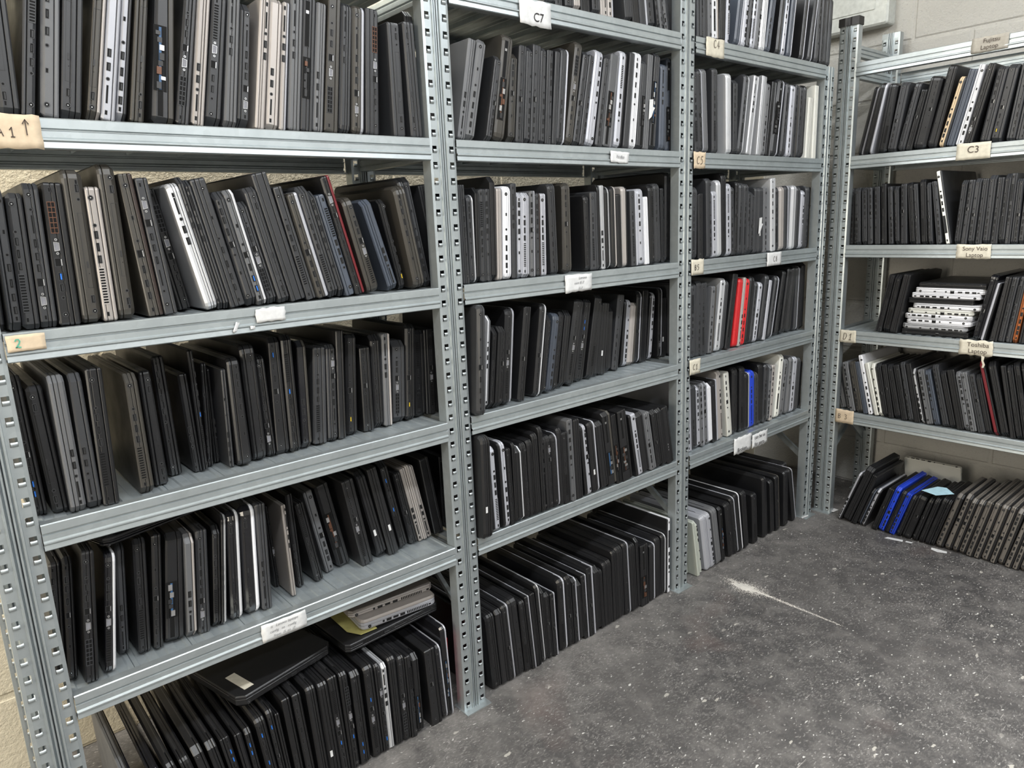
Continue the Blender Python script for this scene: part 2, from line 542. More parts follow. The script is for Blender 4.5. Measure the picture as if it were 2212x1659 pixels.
def cap_mesh():
    g = Geo()
    prof = [(-PW - .003, .037), (-PW - .003, -.006), (-.014, -.009), (-.006, -.006), (.006, -.006), (.014, -.009), (PW + .003, -.006), (PW + .003, .037)]
    m = len(prof)
    z0, z1 = POST_H - .022, POST_H + .008
    vs = [(x, y, z0) for x, y in prof] + [(x, y, z1) for x, y in prof]
    g.add(vs, [(i, (i + 1) % m, m + (i + 1) % m, m + i) for i in range(m)] + [tuple(range(m, 2 * m))], RUBBER)
    return g.mesh('end_cap')
CAP = cap_mesh()
g = Geo(); g.box(-.042, .042, -.020, .045, 0, .003, GALV); FOOT = g.mesh('foot_plate')

def brace_mesh(a, b):
    """angle strip between two points in the yz plane"""
    a, b = Vector((0, *a)), Vector((0, *b))
    d = (b - a).normalized()
    n = Vector((1, 0, 0)).cross(d)
    g = Geo()
    w, t = .016, .012
    q = [n * -w, n * w, n * w + Vector((t, 0, 0)), n * (w - .003) + Vector((t, 0, 0))]
    q = [Vector((-t, 0, 0)) + n * -w, n * -w, n * w, n * w + Vector((t, 0, 0))]
    g.add([tuple(a + k) for k in q] + [tuple(b + k) for k in q], [(0, 1, 5, 4), (1, 2, 6, 5), (2, 3, 7, 6)], GALV)
    return g.mesh('diagonal_brace')
BR1, BR2 = brace_mesh((.215, .405), (.020, .262)), brace_mesh((.215, .405), (.400, .262))

def rack(name, label, M, posts, levels, decks, top_rail=None):
    root = bpy.data.objects.new(name, None); COL.objects.link(root)
    root.matrix_world = M
    tag(root, label, 'shelving')
    for px in posts:
        for back in (0, 1):
            m = Matrix.Translation((px, DEPTH - .037, 0)) if back else Matrix.Translation((px, 0, 0))
            low = name == 'shelving_rack' and len(posts) == 4 and px == posts[-1]
            u = link('upright', POST_LOW if low else POST, root, m)
            if not low and not back:
                c = link('end_cap', CAP, u); c['label'] = 'black plastic end cap'
            link('foot_plate', FOOT, u)
        for z in levels:
            link('side_rail', SIDE, root, Matrix.Translation((px, 0, z)))
        link('diagonal_brace', BR1, root, Matrix.Translation((px, 0, 0)))
        link('diagonal_brace', BR2, root, Matrix.Translation((px, 0, 0)))
    for a, b in zip(posts, posts[1:]):
        L = b - a - 2 * PW - .002
        bm = beam_mesh(L)
        nd = 8
        W = L / nd
        dm = deck_mesh(W)
        for li, z in enumerate(levels):
            link('shelf_beam', bm, root, Matrix.Translation((a + PW + .001, 0, z)))
            link('shelf_beam', bm, root, Matrix.Translation((b - PW - .001, DEPTH, z)) @ Matrix.Rotation(math.pi, 4, 'Z'))
            if li in decks:
                for k in range(nd):
                    link('shelf_panel', dm, root, Matrix.Translation((a + PW + .001 + k * W, 0, z - .0008)))
    return root
main_rack = rack('shelving_rack', 'long galvanised steel shelving rack of three bays with six storage levels', Matrix.Identity(4), PX, ZM, range(5))
RM = Matrix.Translation((XE, 0, 0)) @ Matrix.Rotation(-math.pi / 2, 4, 'Z')   # local x -> world -y, local y -> world +x
ret_rack = rack('shelving_rack', 'shorter galvanised steel shelving rack standing against the end wall', RM, [-PYR[0], -PYR[1]], ZR, range(1, 5))
link('side_rail', SIDE, ret_rack, Matrix.Translation((-PYR[0], 0, 1.972)))
link('side_rail', SIDE, ret_rack, Matrix.Translation((-PYR[1], 0, 1.972)))

# ------------------------------------------------------------------ laptop sockets, shared meshes (face towards -y, long side along z)
def frame(g, w, l, t, d, mat):
    """flat rim: outer w x l, bar t, standing d proud"""
    o = [(-w / 2, -l / 2), (w / 2, -l / 2), (w / 2, l / 2), (-w / 2, l / 2)]
    i = [(-w / 2 + t, -l / 2 + t), (w / 2 - t, -l / 2 + t), (w / 2 - t, l / 2 - t), (-w / 2 + t, l / 2 - t)]
    vs = [(x, 0, z) for x, z in o] + [(x, -d, z) for x, z in o] + [(x, -d, z) for x, z in i] + [(x, -.0001, z) for x, z in i]
    fs = []
    for k in range(4):
        j = (k + 1) % 4
        fs += [(k, j, 4 + j, 4 + k), (4 + k, 4 + j, 8 + j, 8 + k), (8 + k, 8 + j, 12 + j, 12 + k)]
    g.add(vs, fs, mat)
def pad(g, w, l, mat, y=-.0001, cx=0, cz=0):
    g.add([(cx - w / 2, y, cz - l / 2), (cx + w / 2, y, cz - l / 2), (cx + w / 2, y, cz + l / 2), (cx - w / 2, y, cz + l / 2)], [(0, 1, 2, 3)], mat)
def ring(g, r0, r1, d, mat, n=10, cz=0):
    vs = []
    for r, y in ((r0, 0), (r0, -d), (r1, -d), (r1, -.0001)):
        vs += [(r * math.cos(2 * math.pi * k / n), y, cz + r * math.sin(2 * math.pi * k / n)) for k in range(n)]
    fs = [(q * n + k, q * n + (k + 1) % n, (q + 1) * n + (k + 1) % n, (q + 1) * n + k) for q in range(3) for k in range(n)]
    g.add(vs, fs, mat)
def disc(g, r, mat, y=-.0001, n=10):
    g.add([(r * math.cos(2 * math.pi * k / n), y, r * math.sin(2 * math.pi * k / n)) for k in range(n)], [tuple(range(n))], mat)

SOCK = {}
def sock(key, name, w, fn):
    g = Geo(); fn(g)
    SOCK[key] = (name, w, g, g.mesh(name))
def f_usb(core):
    def f(g):
        frame(g, .0068, .0142, .0008, .0005, RIM); pad(g, .0062, .0136, HOLE_SHADE); g.box(-.0004, .0018, -.0004, 0, -.0052, .0052, core)
    return f
sock('usb', 'usb_port', .0068, f_usb(TRIM))
sock('usbb', 'usb_port', .0068, f_usb(BLUE))
sock('usby', 'usb_port', .0068, f_usb(YELLOW))
def f_vga(g):
    o = [(-.0042, -.0080), (.0042, -.0066), (.0042, .0066), (-.0042, .0080)]
    vs = [(x * 1.0, 0, z) for x, z in o] + [(x, -.0016, z) for x, z in o] + [(x * .80, -.0016, z * .88) for x, z in o] + [(x * .80, -.0006, z * .88) for x, z in o]
    fs = []
    for k in range(4):
        j = (k + 1) % 4
        fs += [(k, j, 4 + j, 4 + k), (4 + k, 4 + j, 8 + j, 8 + k), (8 + k, 8 + j, 12 + j, 12 + k)]
    g.add(vs, fs + [(12, 13, 14, 15)], STEEL)
    g.add([(x * .78, -.0009, z * .86) for x, z in o], [(0, 1, 2, 3)], PINS)
    pad(g, .0030, .0260, TRIM, -.00005)
    for s in (-1, 1):
        ring(g, .0023, .0011, .0012, STEEL, 6, s * .0118)
sock('vga', 'vga_port', .0086, f_vga)
def f_eth(g):
    frame(g, .0118, .0150, .0009, .0005, RIM); pad(g, .0110, .0142, HOLE_SHADE); g.box(.0035, .0050, -.0005, 0, -.0055, .0055, STEEL)
sock('eth', 'network_port', .0118, f_eth)
def f_hdmi(g):
    frame(g, .0054, .0152, .0006, .0005, RIM); pad(g, .005, .0148, HOLE_SHADE); g.box(-.0005, .0005, -.0003, 0, -.0050, .0050, TRIM)
sock('hdmi', 'hdmi_port', .0054, f_hdmi)
def f_jack(g):
    ring(g, .0033, .0020, .0004, RIM); disc(g, .0030, HOLE_SHADE)
sock('jack', 'audio_jack', .0066, f_jack)
def f_dc(g):
    ring(g, .0046, .0032, .0006, RIM); disc(g, .0044, HOLE_SHADE); ring(g, .0012, .0004, .0005, STEEL, 6)
sock('dc', 'power_socket', .0092, f_dc)
def f_lock(g):
    frame(g, .0042, .0078, .0006, .0003, RIM); pad(g, .0038, .0074, HOLE_SHADE)
sock('lock', 'lock_slot', .0042, f_lock)
def f_card(g):
    frame(g, .0034, .0310, .0005, .0003, RIM); pad(g, .0031, .0306, HOLE_SHADE)
sock('card', 'card_slot', .0034, f_card)
def f_vent(fin):
    def f(g):
        pad(g, .0086, .0640, HOLE_SHADE)
        for k in range(14):
            z = -.0320 + k * .0640 / 13
            g.box(-.0043, .0043, -.0006, 0, z - .0009, z + .0009, fin)
        for s in (-1, 1):
            g.box(s * .0043 - .0004, s * .0043 + .0004, -.0006, 0, -.0329, .0329, fin)
    return f
for key, mat in (('k', 'k'), ('d', 'd'), ('g', 'g'), ('s', 's'), ('v', 'v'), ('t', 't'), ('e', 'e'), ('u', 'u'), ('b', 'b')):
    sock('vent' + key, 'side_vent', .0092, f_vent(SHELL[mat]))
def f_grid(fin):
    def f(g):
        pad(g, .0110, .0520, HOLE_SHADE)
        for k in range(7):
            z = -.0260 + k * .0520 / 6
            g.box(-.0055, .0055, -.0007, 0, z - .0007, z + .0007, fin)
        for x in (-.0055, 0, .0055):
            g.box(x - .0005, x + .0005, -.0007, 0, -.0267, .0267, fin)
    return f
sock('gridk', 'side_vent', .0115, f_grid(SHELL['d']))
sock('gridr', 'side_vent', .0115, f_grid(COPPER))
def f_drive(g):
    frame(g, .0102, .1300, .0005, .0004, TRIM); g.box(-.0018, .0010, -.0008, 0, -.0300, -.0190, TRIM); pad(g, .0014, .0014, HOLE_SHADE, -.0003, 0, -.040)
sock('drive', 'disc_drive', .0102, f_drive)
def f_bay(g):
    frame(g, .0110, .0900, .0008, .0006, RIM); pad(g, .0104, .0895, HOLE_SHADE)
    g.box(-.003, .003, -.0004, 0, .020, .026, STEEL)
sock('bay', 'open_drive_bay', .0110, f_bay)
def f_stick(g):
    g.box(-.0032, .0032, -.0004, 0, -.0085, .0085, PAPER)
sock('stick', 'white_sticker', .0064, f_stick)
def f_lights(g):
    pad(g, .0040, .030, TRIM, -.0002)
    for z in (-.010, 0, .010):
        g.box(-.0014, .0014, -.0006, 0, z - .0028, z + .0028, STEEL)
sock('icons', 'indicator_strip', .0040, f_lights)

def broken_edge(rng, tb, h):
    """torn-open edge: bare board, brackets and shield cans"""
    g = Geo()
    z0 = h * rng.uniform(.12, .3); z1 = z0 + h * rng.uniform(.3, .45)
    g.box(-tb * .42, tb * .42, -.0006, 0, z0, z1, HOLE_SHADE)
    g.box(-tb * .08, tb * .08, -.0012, 0, z0 + .003, z1 - .003, rng.choice([BOARD, TRIM, BOARD, COPPER]))
    z = z0 + .004
    while z < z1 - .014:
        l = rng.uniform(.006, .014); x = rng.uniform(-.25, .2) * tb
        g.box(x - tb * .14, x + tb * .16, -rng.uniform(.0014, .0035), 0, z, z + l, rng.choice([STEEL, STEEL, TRIM, RIM, COPPER]))
        z += l + rng.uniform(.001, .006)
    return g

def layout(feat, rng, col):
    """[(socket key, height fraction)] along the edge"""
    vk = col if ('vent' + col) in SOCK else ('k' if col in 'kKn' else 'd')
    f = set(feat)
    L = []
    usb = ['usb', 'usb', 'usb']
    if 'B' in f:
        usb = ['usbb', 'usbb', 'usb'] if rng.random() < .6 else ['usbb', 'usb', 'usbb']
    if 'Y' in f:
        usb = ['usby', 'usb', 'usb']
    if 'o' in f:
        L += [('lock', .05), ('usb', .12), ('jack', .19), ('drive', .52), ('usb', .84), ('dc', .92)]
    elif 'G' in f:
        L += [('lock', .05), ('gridr' if 'r' in f else ('gridk' if rng.random() < .4 else 'vent' + vk), .24), ('vga', .44), ('eth', .55), (usb[0], .65), (usb[1], .73), ('jack', .80), ('dc', .92)]
    elif 'g' in f:
        L += [('lock', .05), ('vga', .19), ('eth', .32), (usb[0], .42), (usb[1], .50), ('hdmi', .59), ('card', .72), ('jack', .82), ('dc', .92)]
    elif 'v' in f:
        L += [('lock', .05), ('vent' + vk, .27), (usb[0], .47), ('hdmi', .56), ('usb', .65), ('jack', .72), ('dc', .92)]
        if 'B' in f:
            L += [(usb[1], .80)]
    elif 'c' in f:
        L += [('lock', .05), ('card', .17), ('jack', .27), ('usb', .35), ('usb', .44)]
    elif 'p' in f or 'B' in f or 'Y' in f:
        L += [('lock', .05), (usb[0], .14 + rng.uniform(0, .03)), (usb[1], .24), ('hdmi', .34), ('eth' if rng.random() < .4 else usb[2], .45), ('jack', .54), ('lock', .70), ('dc', .92)]
        if 'B' in f and rng.random() < .5:
            L += [('vga', .68)]
    if 'w' in f:
        L += [('icons' if rng.random() < .35 else 'stick', .80 if L else .30)]
    if 'm' in f:
        L = [q for q in L if q[1] > .66][:1] + [('bay', .80)]
    if rng.random() < .35 and not f & set('wY'):
        L = [(k, 1 - z) for k, z in L]
    return L

def laptop_geo(h, t, w, code, seed):
    """parts of one closed laptop: thickness along x (centred), depth along +y, short side along z"""
    rng = random.Random(seed)
    cols, _, feat = code.partition('.')
    cb, _, cl = cols.partition('/')
    cl = cl or cb
    rounded = 'R' in feat
    r = rng.uniform(.013, .020) if rounded else rng.uniform(.003, .007)
    seg = 3
    if not rounded and rng.random() < .45:
        r, seg = rng.uniform(.009, .017), 1
    tl = min(max(t * .27, .0045), .0095)
    gap = .0011
    tb = t - tl - gap
    side = 1 if rng.random() < .72 else -1          # which side the lid is on
    if cl != cb:
        side = 1
    if '<' in feat:
        side = -1
    if '>' in feat:
        side = 1
    taper = rng.uniform(.05, .32) if tb > .014 and rng.random() < .55 else 0.0
    wrap = rng.random() < .5
    parts = []
    bm, lm = SHELL[cb], SHELL[cl]
    g = Geo()
    bv = min(rng.choice((.0022, .0038, .006)) if not rounded else rng.choice((.005, .008)), tb * .4)
    if tb > .0125 and rng.random() < .65:           # bottom shell and palm rest meet in a recessed seam
        k = rng.choice((.30, .38, .62))
        if taper:
            k = min(k, .38)
        slab(g, 0, tb * k - .0005, w, h, r, .0012, .0007, bm, 0, seg=seg)
        slab(g, tb * k - .0015, tb * k + .0015, w, h, r, 0, 0, TRIM, 0, seg=seg, ins=.0021)
        n0 = len(g.v)
        slab(g, 0, tb - tb * k - .0005, w, h, r, .0007, min(bv, tb * (1 - k) * .42), bm, taper, seg=seg)
        for i in range(n0, len(g.v)):
            q = g.v[i]
            g.v[i] = (q[0] + tb * k + .0005, q[1], q[2])
    else:
        slab(g, 0, tb, w, h, r, .0010, bv, bm, taper, seg=seg)
    parts.append(('base', g))
    g = Geo()
    slab(g, 0, tl, w, h, r, .0008, min(.0024 if not rounded else .0040, tl * .45), lm, 0, seg=seg)
    for i, q in enumerate(g.v):
        g.v[i] = (-gap - q[0], q[1], q[2])
    g.f = [tuple(reversed(f)) for f in g.f]
    parts.append(('lid', g))
    # hinge barrel along one long edge, seen from above on the lower shelves
    g = Geo()
    hz = h - .0035 if rng.random() < .6 else .0035
    rad = min(.0042, t * .22)
    n = 7
    y0, y1 = w * .12, w * .88
    vs = [(-gap / 2 + rad * math.cos(2 * math.pi * k / n), y, hz + rad * math.sin(2 * math.pi * k / n)) for y in (y0, y1) for k in range(n)]
    g.add(vs, [(k, (k + 1) % n, n + (k + 1) % n, n + k) for k in range(n)] + [tuple(reversed(range(n))), tuple(range(n, 2 * n))], TRIM)
    parts.append(('hinge', g))
    socks = []
    for key, zf in layout(feat, rng, cb):
        name, sw, sg, me = SOCK[key]
        z = zf * h
        half = {'drive': .067}.get(key, .035 if 'vent' in key or 'grid' in key else .047 if key == 'bay' else .016 if key == 'card' else .009)
        z = min(max(z, half + r * .8), h - half - r * .8)
        tz = tb * (1 - taper * z / h)
        sc = min(1.0, tz * .80 / sw)
        if sc < .42:
            continue
        sz = sc if key in ('jack', 'dc') else max(sc, .85)
        socks.append((name, me, sg, Matrix.Translation((tz * .52, 0, z)) @ Matrix.Diagonal((sc, 1, sz, 1))))
    if 'm' in feat:
        bg = broken_edge(rng, tb, h)
        bg.v = [(x + tb * .5, y, z) for x, y, z in bg.v]
        parts.append(('exposed_board', bg))
    if 'w' == feat[:1] and cb == 'k' and rng.random() < .3:
        pass
    # centre on thickness, mirror if the lid sits on the far side
    shift = -(tb - tl - gap) / 2
    S = Matrix.Translation((shift, 0, 0))
    if side < 0:
        flip = Matrix.Diagonal((-1, 1, 1, 1))
    else:
        flip = None
    out = []
    for name, q in parts:
        q.v = [(x + shift, y, z) for x, y, z in q.v]
        # lid was built on the -x side: side +1 wants it at +x
        if side > 0:
            q.v = [(-x, y, z) for x, y, z in q.v]
            q.f = [tuple(reversed(f)) for f in q.f]
        out.append((name, q))
    so = []
    for name, me, sg, M in socks:
        p = M.translation
        x = p.x + shift
        if side > 0:
            x = -x
        so.append((name, me, sg, Matrix.Translation((x, 0, p.z)) @ Matrix.Diagonal((M[0][0], 1, M[2][2], 1))))
    return out, so, side

CN = {'k': 'black', 'K': 'glossy black', 'd': 'charcoal', 'e': 'umber', 'g': 'grey', 'f': 'taupe grey', 's': 'silver', 'v': 'pale silver',
      't': 'champagne', 'w': 'white', 'W': 'ivory', 'l': 'pale sage', 'r': 'red', 'b': 'blue', 'u': 'slate blue', 'm': 'maroon', 'n': 'dark brown',
      'o': 'rust orange', 'y': 'sand coloured'}
def look(code, t):
    cols, _, feat = code.partition('.')
    cb, _, cl = cols.partition('/')
    s = ('slim ' if t < .016 else 'thick ' if t > .031 else '') + CN[cb]
    s += ' laptop'
    if cl and cl != cb:
        s += ' with %s lid' % CN[cl]
    elif 'm' in feat:
        s += ' with torn edge'
    elif 'Y' in feat:
        s += ' with yellow socket'
    elif 'B' in feat:
        s += ' with blue sockets'
    elif 'o' in feat:
        s += ' with disc drive'
    elif 'G' in feat or 'v' in feat:
        s += ' with side vent'
    elif 'g' in feat:
        s += ' with video socket'
    return s

ORD = lambda n: str(n) + ('th' if 10 <= n % 100 <= 20 else {1: 'st', 2: 'nd', 3: 'rd'}.get(n % 10, 'th'))
MASS = Geo()
seed_n = [0]
def put_laptop(h, t, w, code, M, label, group, own=True):
    seed_n[0] += 1
    parts, socks, side = laptop_geo(h, t, w, code, seed_n[0] * 7 + 3)
    if not own:
        for _, q in parts:
            MASS.merge(q, M)
        for name, me, sg, S in socks:
            MASS.merge(sg, M @ S)
        return None
    e = bpy.data.objects.new('laptop', None); COL.objects.link(e)
    e.empty_display_size = .05
    e.matrix_world = M
    tag(e, label, 'laptop', group)
    base = None
    cols = code.partition('.')[0].partition('/')
    for name, q in parts:
        o = link(name, q.mesh(name), e)
        if name == 'base':
            base = o
        if name == 'lid' and cols[2] and cols[2] != cols[0]:
            o['label'] = '%s lid' % CN[cols[2]]
        if name == 'exposed_board':
            o['kind'] = 'stuff'; o['label'] = 'bare board and brackets'
    for name, me, sg, S in socks:
        link(name, me, base, S)
    return e

# rows of laptops: row -> (frame, level z, [centre mm, lean 0.1 deg, short side mm, thickness 0.1 mm, setback mm, own object, code])
ROWS = {
    'A1': ('M', 1.5314, [(-3756,27,260,283,15,1,'d.o'),(-3508,96,250,187,15,1,'d.v'),(-3202,90,250,263,15,1,'g.p'),(-2890,93,260,303,15,1,'d.o'),(-2552,112,250,197,15,1,'e/t.o'),(-2325,111,260,218,15,1,'v.c'),(-2117,109,250,155,15,1,'v/d.p'),(-1856,105,260,229,15,1,'e.o'),(-1411,77,260,371,15,1,'d/e.m'),(-1079,111,250,227,15,1,'d.G'),(-802,104,240,224,15,1,'t.c'),(-517,100,250,280,15,1,'d.G'),(-188,88,250,243,15,1,'g.c'),(58,87,235,218,15,1,'d.g'),(403,93,251,196,15,1,'t.c'),(650,89,252,234,15,1,'t.c'),(872,84,249,137,15,1,'t/v.c'),(1119,79,263,255,15,1,'g.c'),(1394,78,264,262,15,1,'d.m'),(1652,78,259,220,15,1,'g.c'),(1954,73,275,313,15,1,'e/e.G'),(2276,67,268,257,15,1,'d.cR'),(2601,59,265,291,15,1,'e/v.gR'),(2976,51,263,354,15,1,'d.Gr'),(3681,4,243,310,15,1,'d.o'),(4141,-15,249,310,15,1,'d.o'),(4437,-17,284,251,50,1,'d.n')]),
    'A2': ('M', 1.1836, [(-4467,28,232,215,47,1,'d.o'),(-4228,19,236,174,20,1,'d.p'),(-4001,19,228,249,20,1,'d.v'),(-3735,16,244,244,20,1,'d.g'),(-3420,13,245,335,20,1,'k.BGr'),(-3064,9,267,321,20,1,'e.oR'),(-2765,5,238,223,20,1,'t.vc'),(-2485,2,278,284,20,1,'e.oR'),(-1991,-45,261,259,20,1,'e/n.p'),(-1726,-46,254,235,20,1,'d.g'),(-1267,-90,239,241,90,1,'k.G'),(-938,-109,247,222,20,1,'s.cR'),(-763,-109,260,100,20,1,'d.G'),(-650,-109,255,100,20,1,'d.c'),(-436,-109,256,299,20,1,'d.p'),(-142,-113,231,230,20,1,'d.p'),(84,-113,235,192,20,1,'g/w.B'),(326,-121,212,199,25,1,'d.G'),(560,-121,240,237,20,1,'d.o'),(868,-124,269,318,20,1,'d.n'),(1163,-126,242,216,20,1,'d.v'),(1437,-129,228,274,20,1,'e/v.p'),(1722,-132,243,234,20,1,'d.v'),(1920,-133,235,121,20,1,'d.p'),(2111,-136,226,205,20,1,'u.v'),(2357,-139,266,235,20,1,'k/m.g'),(2717,-131,218,310,20,1,'e.GR'),(3332,-159,215,274,35,1,'u.c'),(3651,-119,215,180,45,1,'k.Y'),(3990,-100,242,310,20,1,'e.pR'),(4241,-102,263,147,47,1,'d.cR'),(4411,-103,266,159,47,1,'d.p'),(4885,-102,248,215,55,1,'d.g')]),
    'A3': ('M', 0.8423, [(-4359,-7,262,216,47,1,'k.B'),(-4061,-16,241,246,35,1,'k.o'),(-3803,0,257,247,15,1,'g.c'),(-3537,1,256,238,15,1,'d.c'),(-3273,15,261,268,12,1,'k.v'),(-2607,-2,239,235,22,1,'e.v'),(-2265,0,236,250,55,1,'k.o'),(-1887,-10,255,247,95,1,'k.p'),(-1472,-14,213,177,85,1,'k.c'),(-1317,2,260,110,85,1,'k.Bv'),(-1161,32,227,110,100,1,'k.p'),(-967,13,210,116,120,1,'k.c'),(-848,20,214,100,60,1,'d.p'),(-588,7,236,306,50,1,'k.pR'),(-220,-2,258,309,60,1,'k.oR'),(64,-8,229,187,65,1,'k.gR'),(329,6,264,298,65,1,'k.B'),(611,7,266,244,60,1,'k.Bv'),(899,21,249,239,65,1,'K/e.c'),(1245,46,228,340,70,1,'d.v'),(1580,40,229,252,70,1,'d.g'),(1823,37,261,191,70,1,'k.n'),(2133,43,246,277,80,1,'k.Y'),(2602,13,210,288,80,1,'k.p'),(2912,17,235,238,85,1,'k.p'),(3184,27,234,227,85,1,'g/t.c'),(3526,40,210,355,90,1,'d.G'),(3866,43,247,270,90,1,'k.Y'),(4252,23,227,315,100,1,'k.v'),(4580,18,227,284,100,1,'k.G'),(4948,6,220,332,110,1,'k.n')]),
    'A4': ('M', 0.4995, [(-4550,59,244,186,60,1,'k.p'),(-4367,61,251,156,47,1,'k.p'),(-4095,63,266,228,18,1,'k.Gv'),(-3768,79,245,188,25,1,'K/w.GR'),(-3407,55,242,158,70,1,'d.c'),(-3078,51,246,229,50,1,'k.v'),(-2821,66,247,173,50,1,'k.p'),(-2499,65,237,363,50,1,'k.mG'),(-2175,55,228,180,40,1,'g/t.c'),(-1912,52,231,240,45,1,'d.g'),(-1641,63,228,153,45,1,'k.v'),(-1502,67,249,100,45,1,'k/s.v'),(-1216,45,249,255,45,1,'K/w.oR'),(-859,35,252,326,45,1,'K/w.oR'),(-530,25,251,226,45,1,'d.c'),(56,-17,210,115,130,1,'k.G'),(174,-5,227,100,60,1,'t.c'),(474,-12,238,157,90,1,'k.c'),(938,-84,211,211,85,1,'k.v'),(1345,-98,226,218,110,1,'g.p'),(1756,-103,230,343,115,1,'k.mG'),(2213,-88,237,310,75,1,'k.G'),(2708,-113,245,284,85,1,'k.w'),(3021,-101,250,307,80,1,'k.w'),(3369,-109,255,231,85,1,'k.vB'),(3726,-107,212,227,95,1,'k.p'),(3959,-115,221,144,95,1,'t.c'),(4102,-114,226,111,95,0,'t.n'),(4268,-118,220,126,100,1,'t.c'),(4582,-92,229,310,100,1,'k.n'),(5008,0,210,171,130,1,'k.p')]),
    'A0': ('F', 0.0000, [(-3720,-15,252,220,30,0,'g/K.n'),(-2674,-148,270,200,12,0,'K.R'),(-2449,-135,266,200,12,0,'k.R'),(-2224,-122,262,200,12,0,'k.R'),(-1999,-109,270,200,12,0,'k.B'),(-1774,-96,266,200,12,0,'k.'),(-1549,-83,262,200,12,0,'k.B'),(-1328,-70,256,163,12,0,'k.c'),(-1164,-60,254,141,12,0,'k.B'),(-859,-60,267,228,12,1,'k.BR'),(-656,-52,276,140,12,1,'k.BR'),(-525,-48,259,100,12,0,'k.n'),(-307,-40,285,187,12,1,'k.c'),(-53,-40,285,204,12,1,'k.p'),(249,-30,285,243,12,1,'k.nR'),(531,-30,281,299,12,1,'k.wR'),(806,-29,285,226,12,1,'k.BG'),(1053,-20,283,239,12,1,'k.BGR'),(1341,-20,269,260,12,1,'k.B'),(1713,-22,268,280,12,1,'k.BGR'),(1942,-18,263,157,12,1,'k.BR'),(2100,-10,254,137,12,1,'s.c'),(2351,-11,263,222,12,1,'k.nR'),(2587,-10,253,226,12,1,'k.GR'),(2810,-11,244,183,12,1,'k.cv'),(3009,-8,238,193,12,1,'k.mG'),(3539,-30,233,338,12,1,'k.p'),(3813,-30,233,180,12,1,'K/v.pR'),(4008,-20,280,180,12,1,'K/v.mR'),(4188,0,217,150,47,1,'r.n')]),
    'B1': ('M', 1.8795, [(8447,-30,240,193,15,0,'d.p'),(8652,-30,240,188,15,0,'d.c'),(8881,-30,240,239,15,0,'d.c'),(9282,-30,240,310,15,0,'d.v'),(9572,-30,240,237,15,0,'t.c'),(9888,-30,240,349,15,0,'k.n'),(10326,-30,240,310,15,0,'d.p'),(10640,-30,240,281,15,0,'t.c'),(10916,-30,240,218,15,0,'t/v.p'),(11696,-70,250,310,15,0,'d.n'),(12027,-70,250,318,15,0,'k.c'),(12387,-75,250,335,15,0,'d/v.n'),(12725,-78,250,286,15,0,'d.p'),(13073,-108,250,120,15,0,'d.p'),(13196,-108,250,100,15,0,'g.o'),(13309,-107,250,100,15,0,'d.p'),(13437,-106,250,129,15,0,'g.o'),(13599,-106,250,169,47,0,'d.c'),(13791,-106,250,180,47,0,'d.c'),(13998,-106,250,204,47,0,'d.c')]),
    'B2': ('M', 1.5314, [(5423,120,240,213,15,1,'g.c'),(5680,131,242,248,15,1,'g.p'),(6275,122,210,180,15,1,'d.p'),(6618,103,262,334,15,1,'e.mR'),(7078,57,222,201,20,1,'e.p'),(7315,57,241,249,15,1,'d.p'),(7573,53,240,206,15,1,'d.p'),(7827,52,248,271,15,1,'d.p'),(8088,50,243,209,15,1,'d.p'),(8338,46,240,237,15,1,'d.p'),(8557,56,241,162,15,1,'d.n'),(8806,64,252,300,15,1,'d/v.cR'),(9136,103,278,250,15,1,'e.GR'),(9399,116,255,211,15,1,'d.p'),(9645,115,248,214,15,1,'d.p'),(9964,110,263,348,15,1,'v.pR'),(10335,99,246,269,15,1,'d.p'),(10692,94,258,370,15,1,'g.m'),(11147,72,272,310,15,1,'v/k.vR'),(11516,66,272,267,15,1,'d.n'),(11814,64,276,286,15,1,'w.pR'),(12133,59,255,277,15,1,'d.m'),(12442,54,275,268,15,1,'g.n'),(12745,51,283,288,15,1,'d.m'),(13238,22,256,310,15,1,'u.cR'),(13977,0,288,247,47,1,'u/k.mR')]),
    'B3': ('M', 1.1836, [(5392,-5,244,218,20,1,'d.p'),(5618,2,220,200,20,1,'d/s.pR'),(5787,16,238,110,20,0,'k.n'),(5953,16,234,194,20,1,'d.v'),(6138,14,234,142,20,1,'d.p'),(6309,13,265,169,20,1,'k.n'),(6508,21,236,186,20,1,'t.n'),(6764,20,241,273,20,1,'w.pR'),(7020,16,248,185,20,1,'d.c'),(7200,23,225,148,20,0,'v.p'),(7413,22,224,249,20,1,'v.vp'),(7670,17,229,209,20,1,'g/v.p'),(7892,12,223,171,20,1,'d/n.p'),(8093,10,222,194,20,1,'v.v'),(8525,-15,248,267,20,1,'d.pR'),(9041,-4,251,329,20,1,'e.pR'),(9879,-15,218,171,20,0,'k.pR'),(10163,-15,226,351,20,1,'d.v'),(10402,-15,247,103,20,0,'k.nR'),(10545,-15,244,161,20,1,'s.c'),(10753,-17,241,218,20,1,'k/s.nR'),(11023,-18,241,286,20,1,'k/t.nR'),(11292,-20,219,215,20,0,'k.n'),(11539,-12,241,244,20,1,'t/k.nR'),(11990,-24,228,310,20,1,'d/v.v'),(12323,-29,234,291,20,1,'v.pR'),(12596,-31,210,215,20,0,'w.n'),(12851,-23,245,246,20,1,'k.vR'),(13149,-29,250,277,20,1,'d.cR'),(13743,-22,238,180,47,0,'k.p'),(13974,-4,288,252,47,1,'k.cR')]),
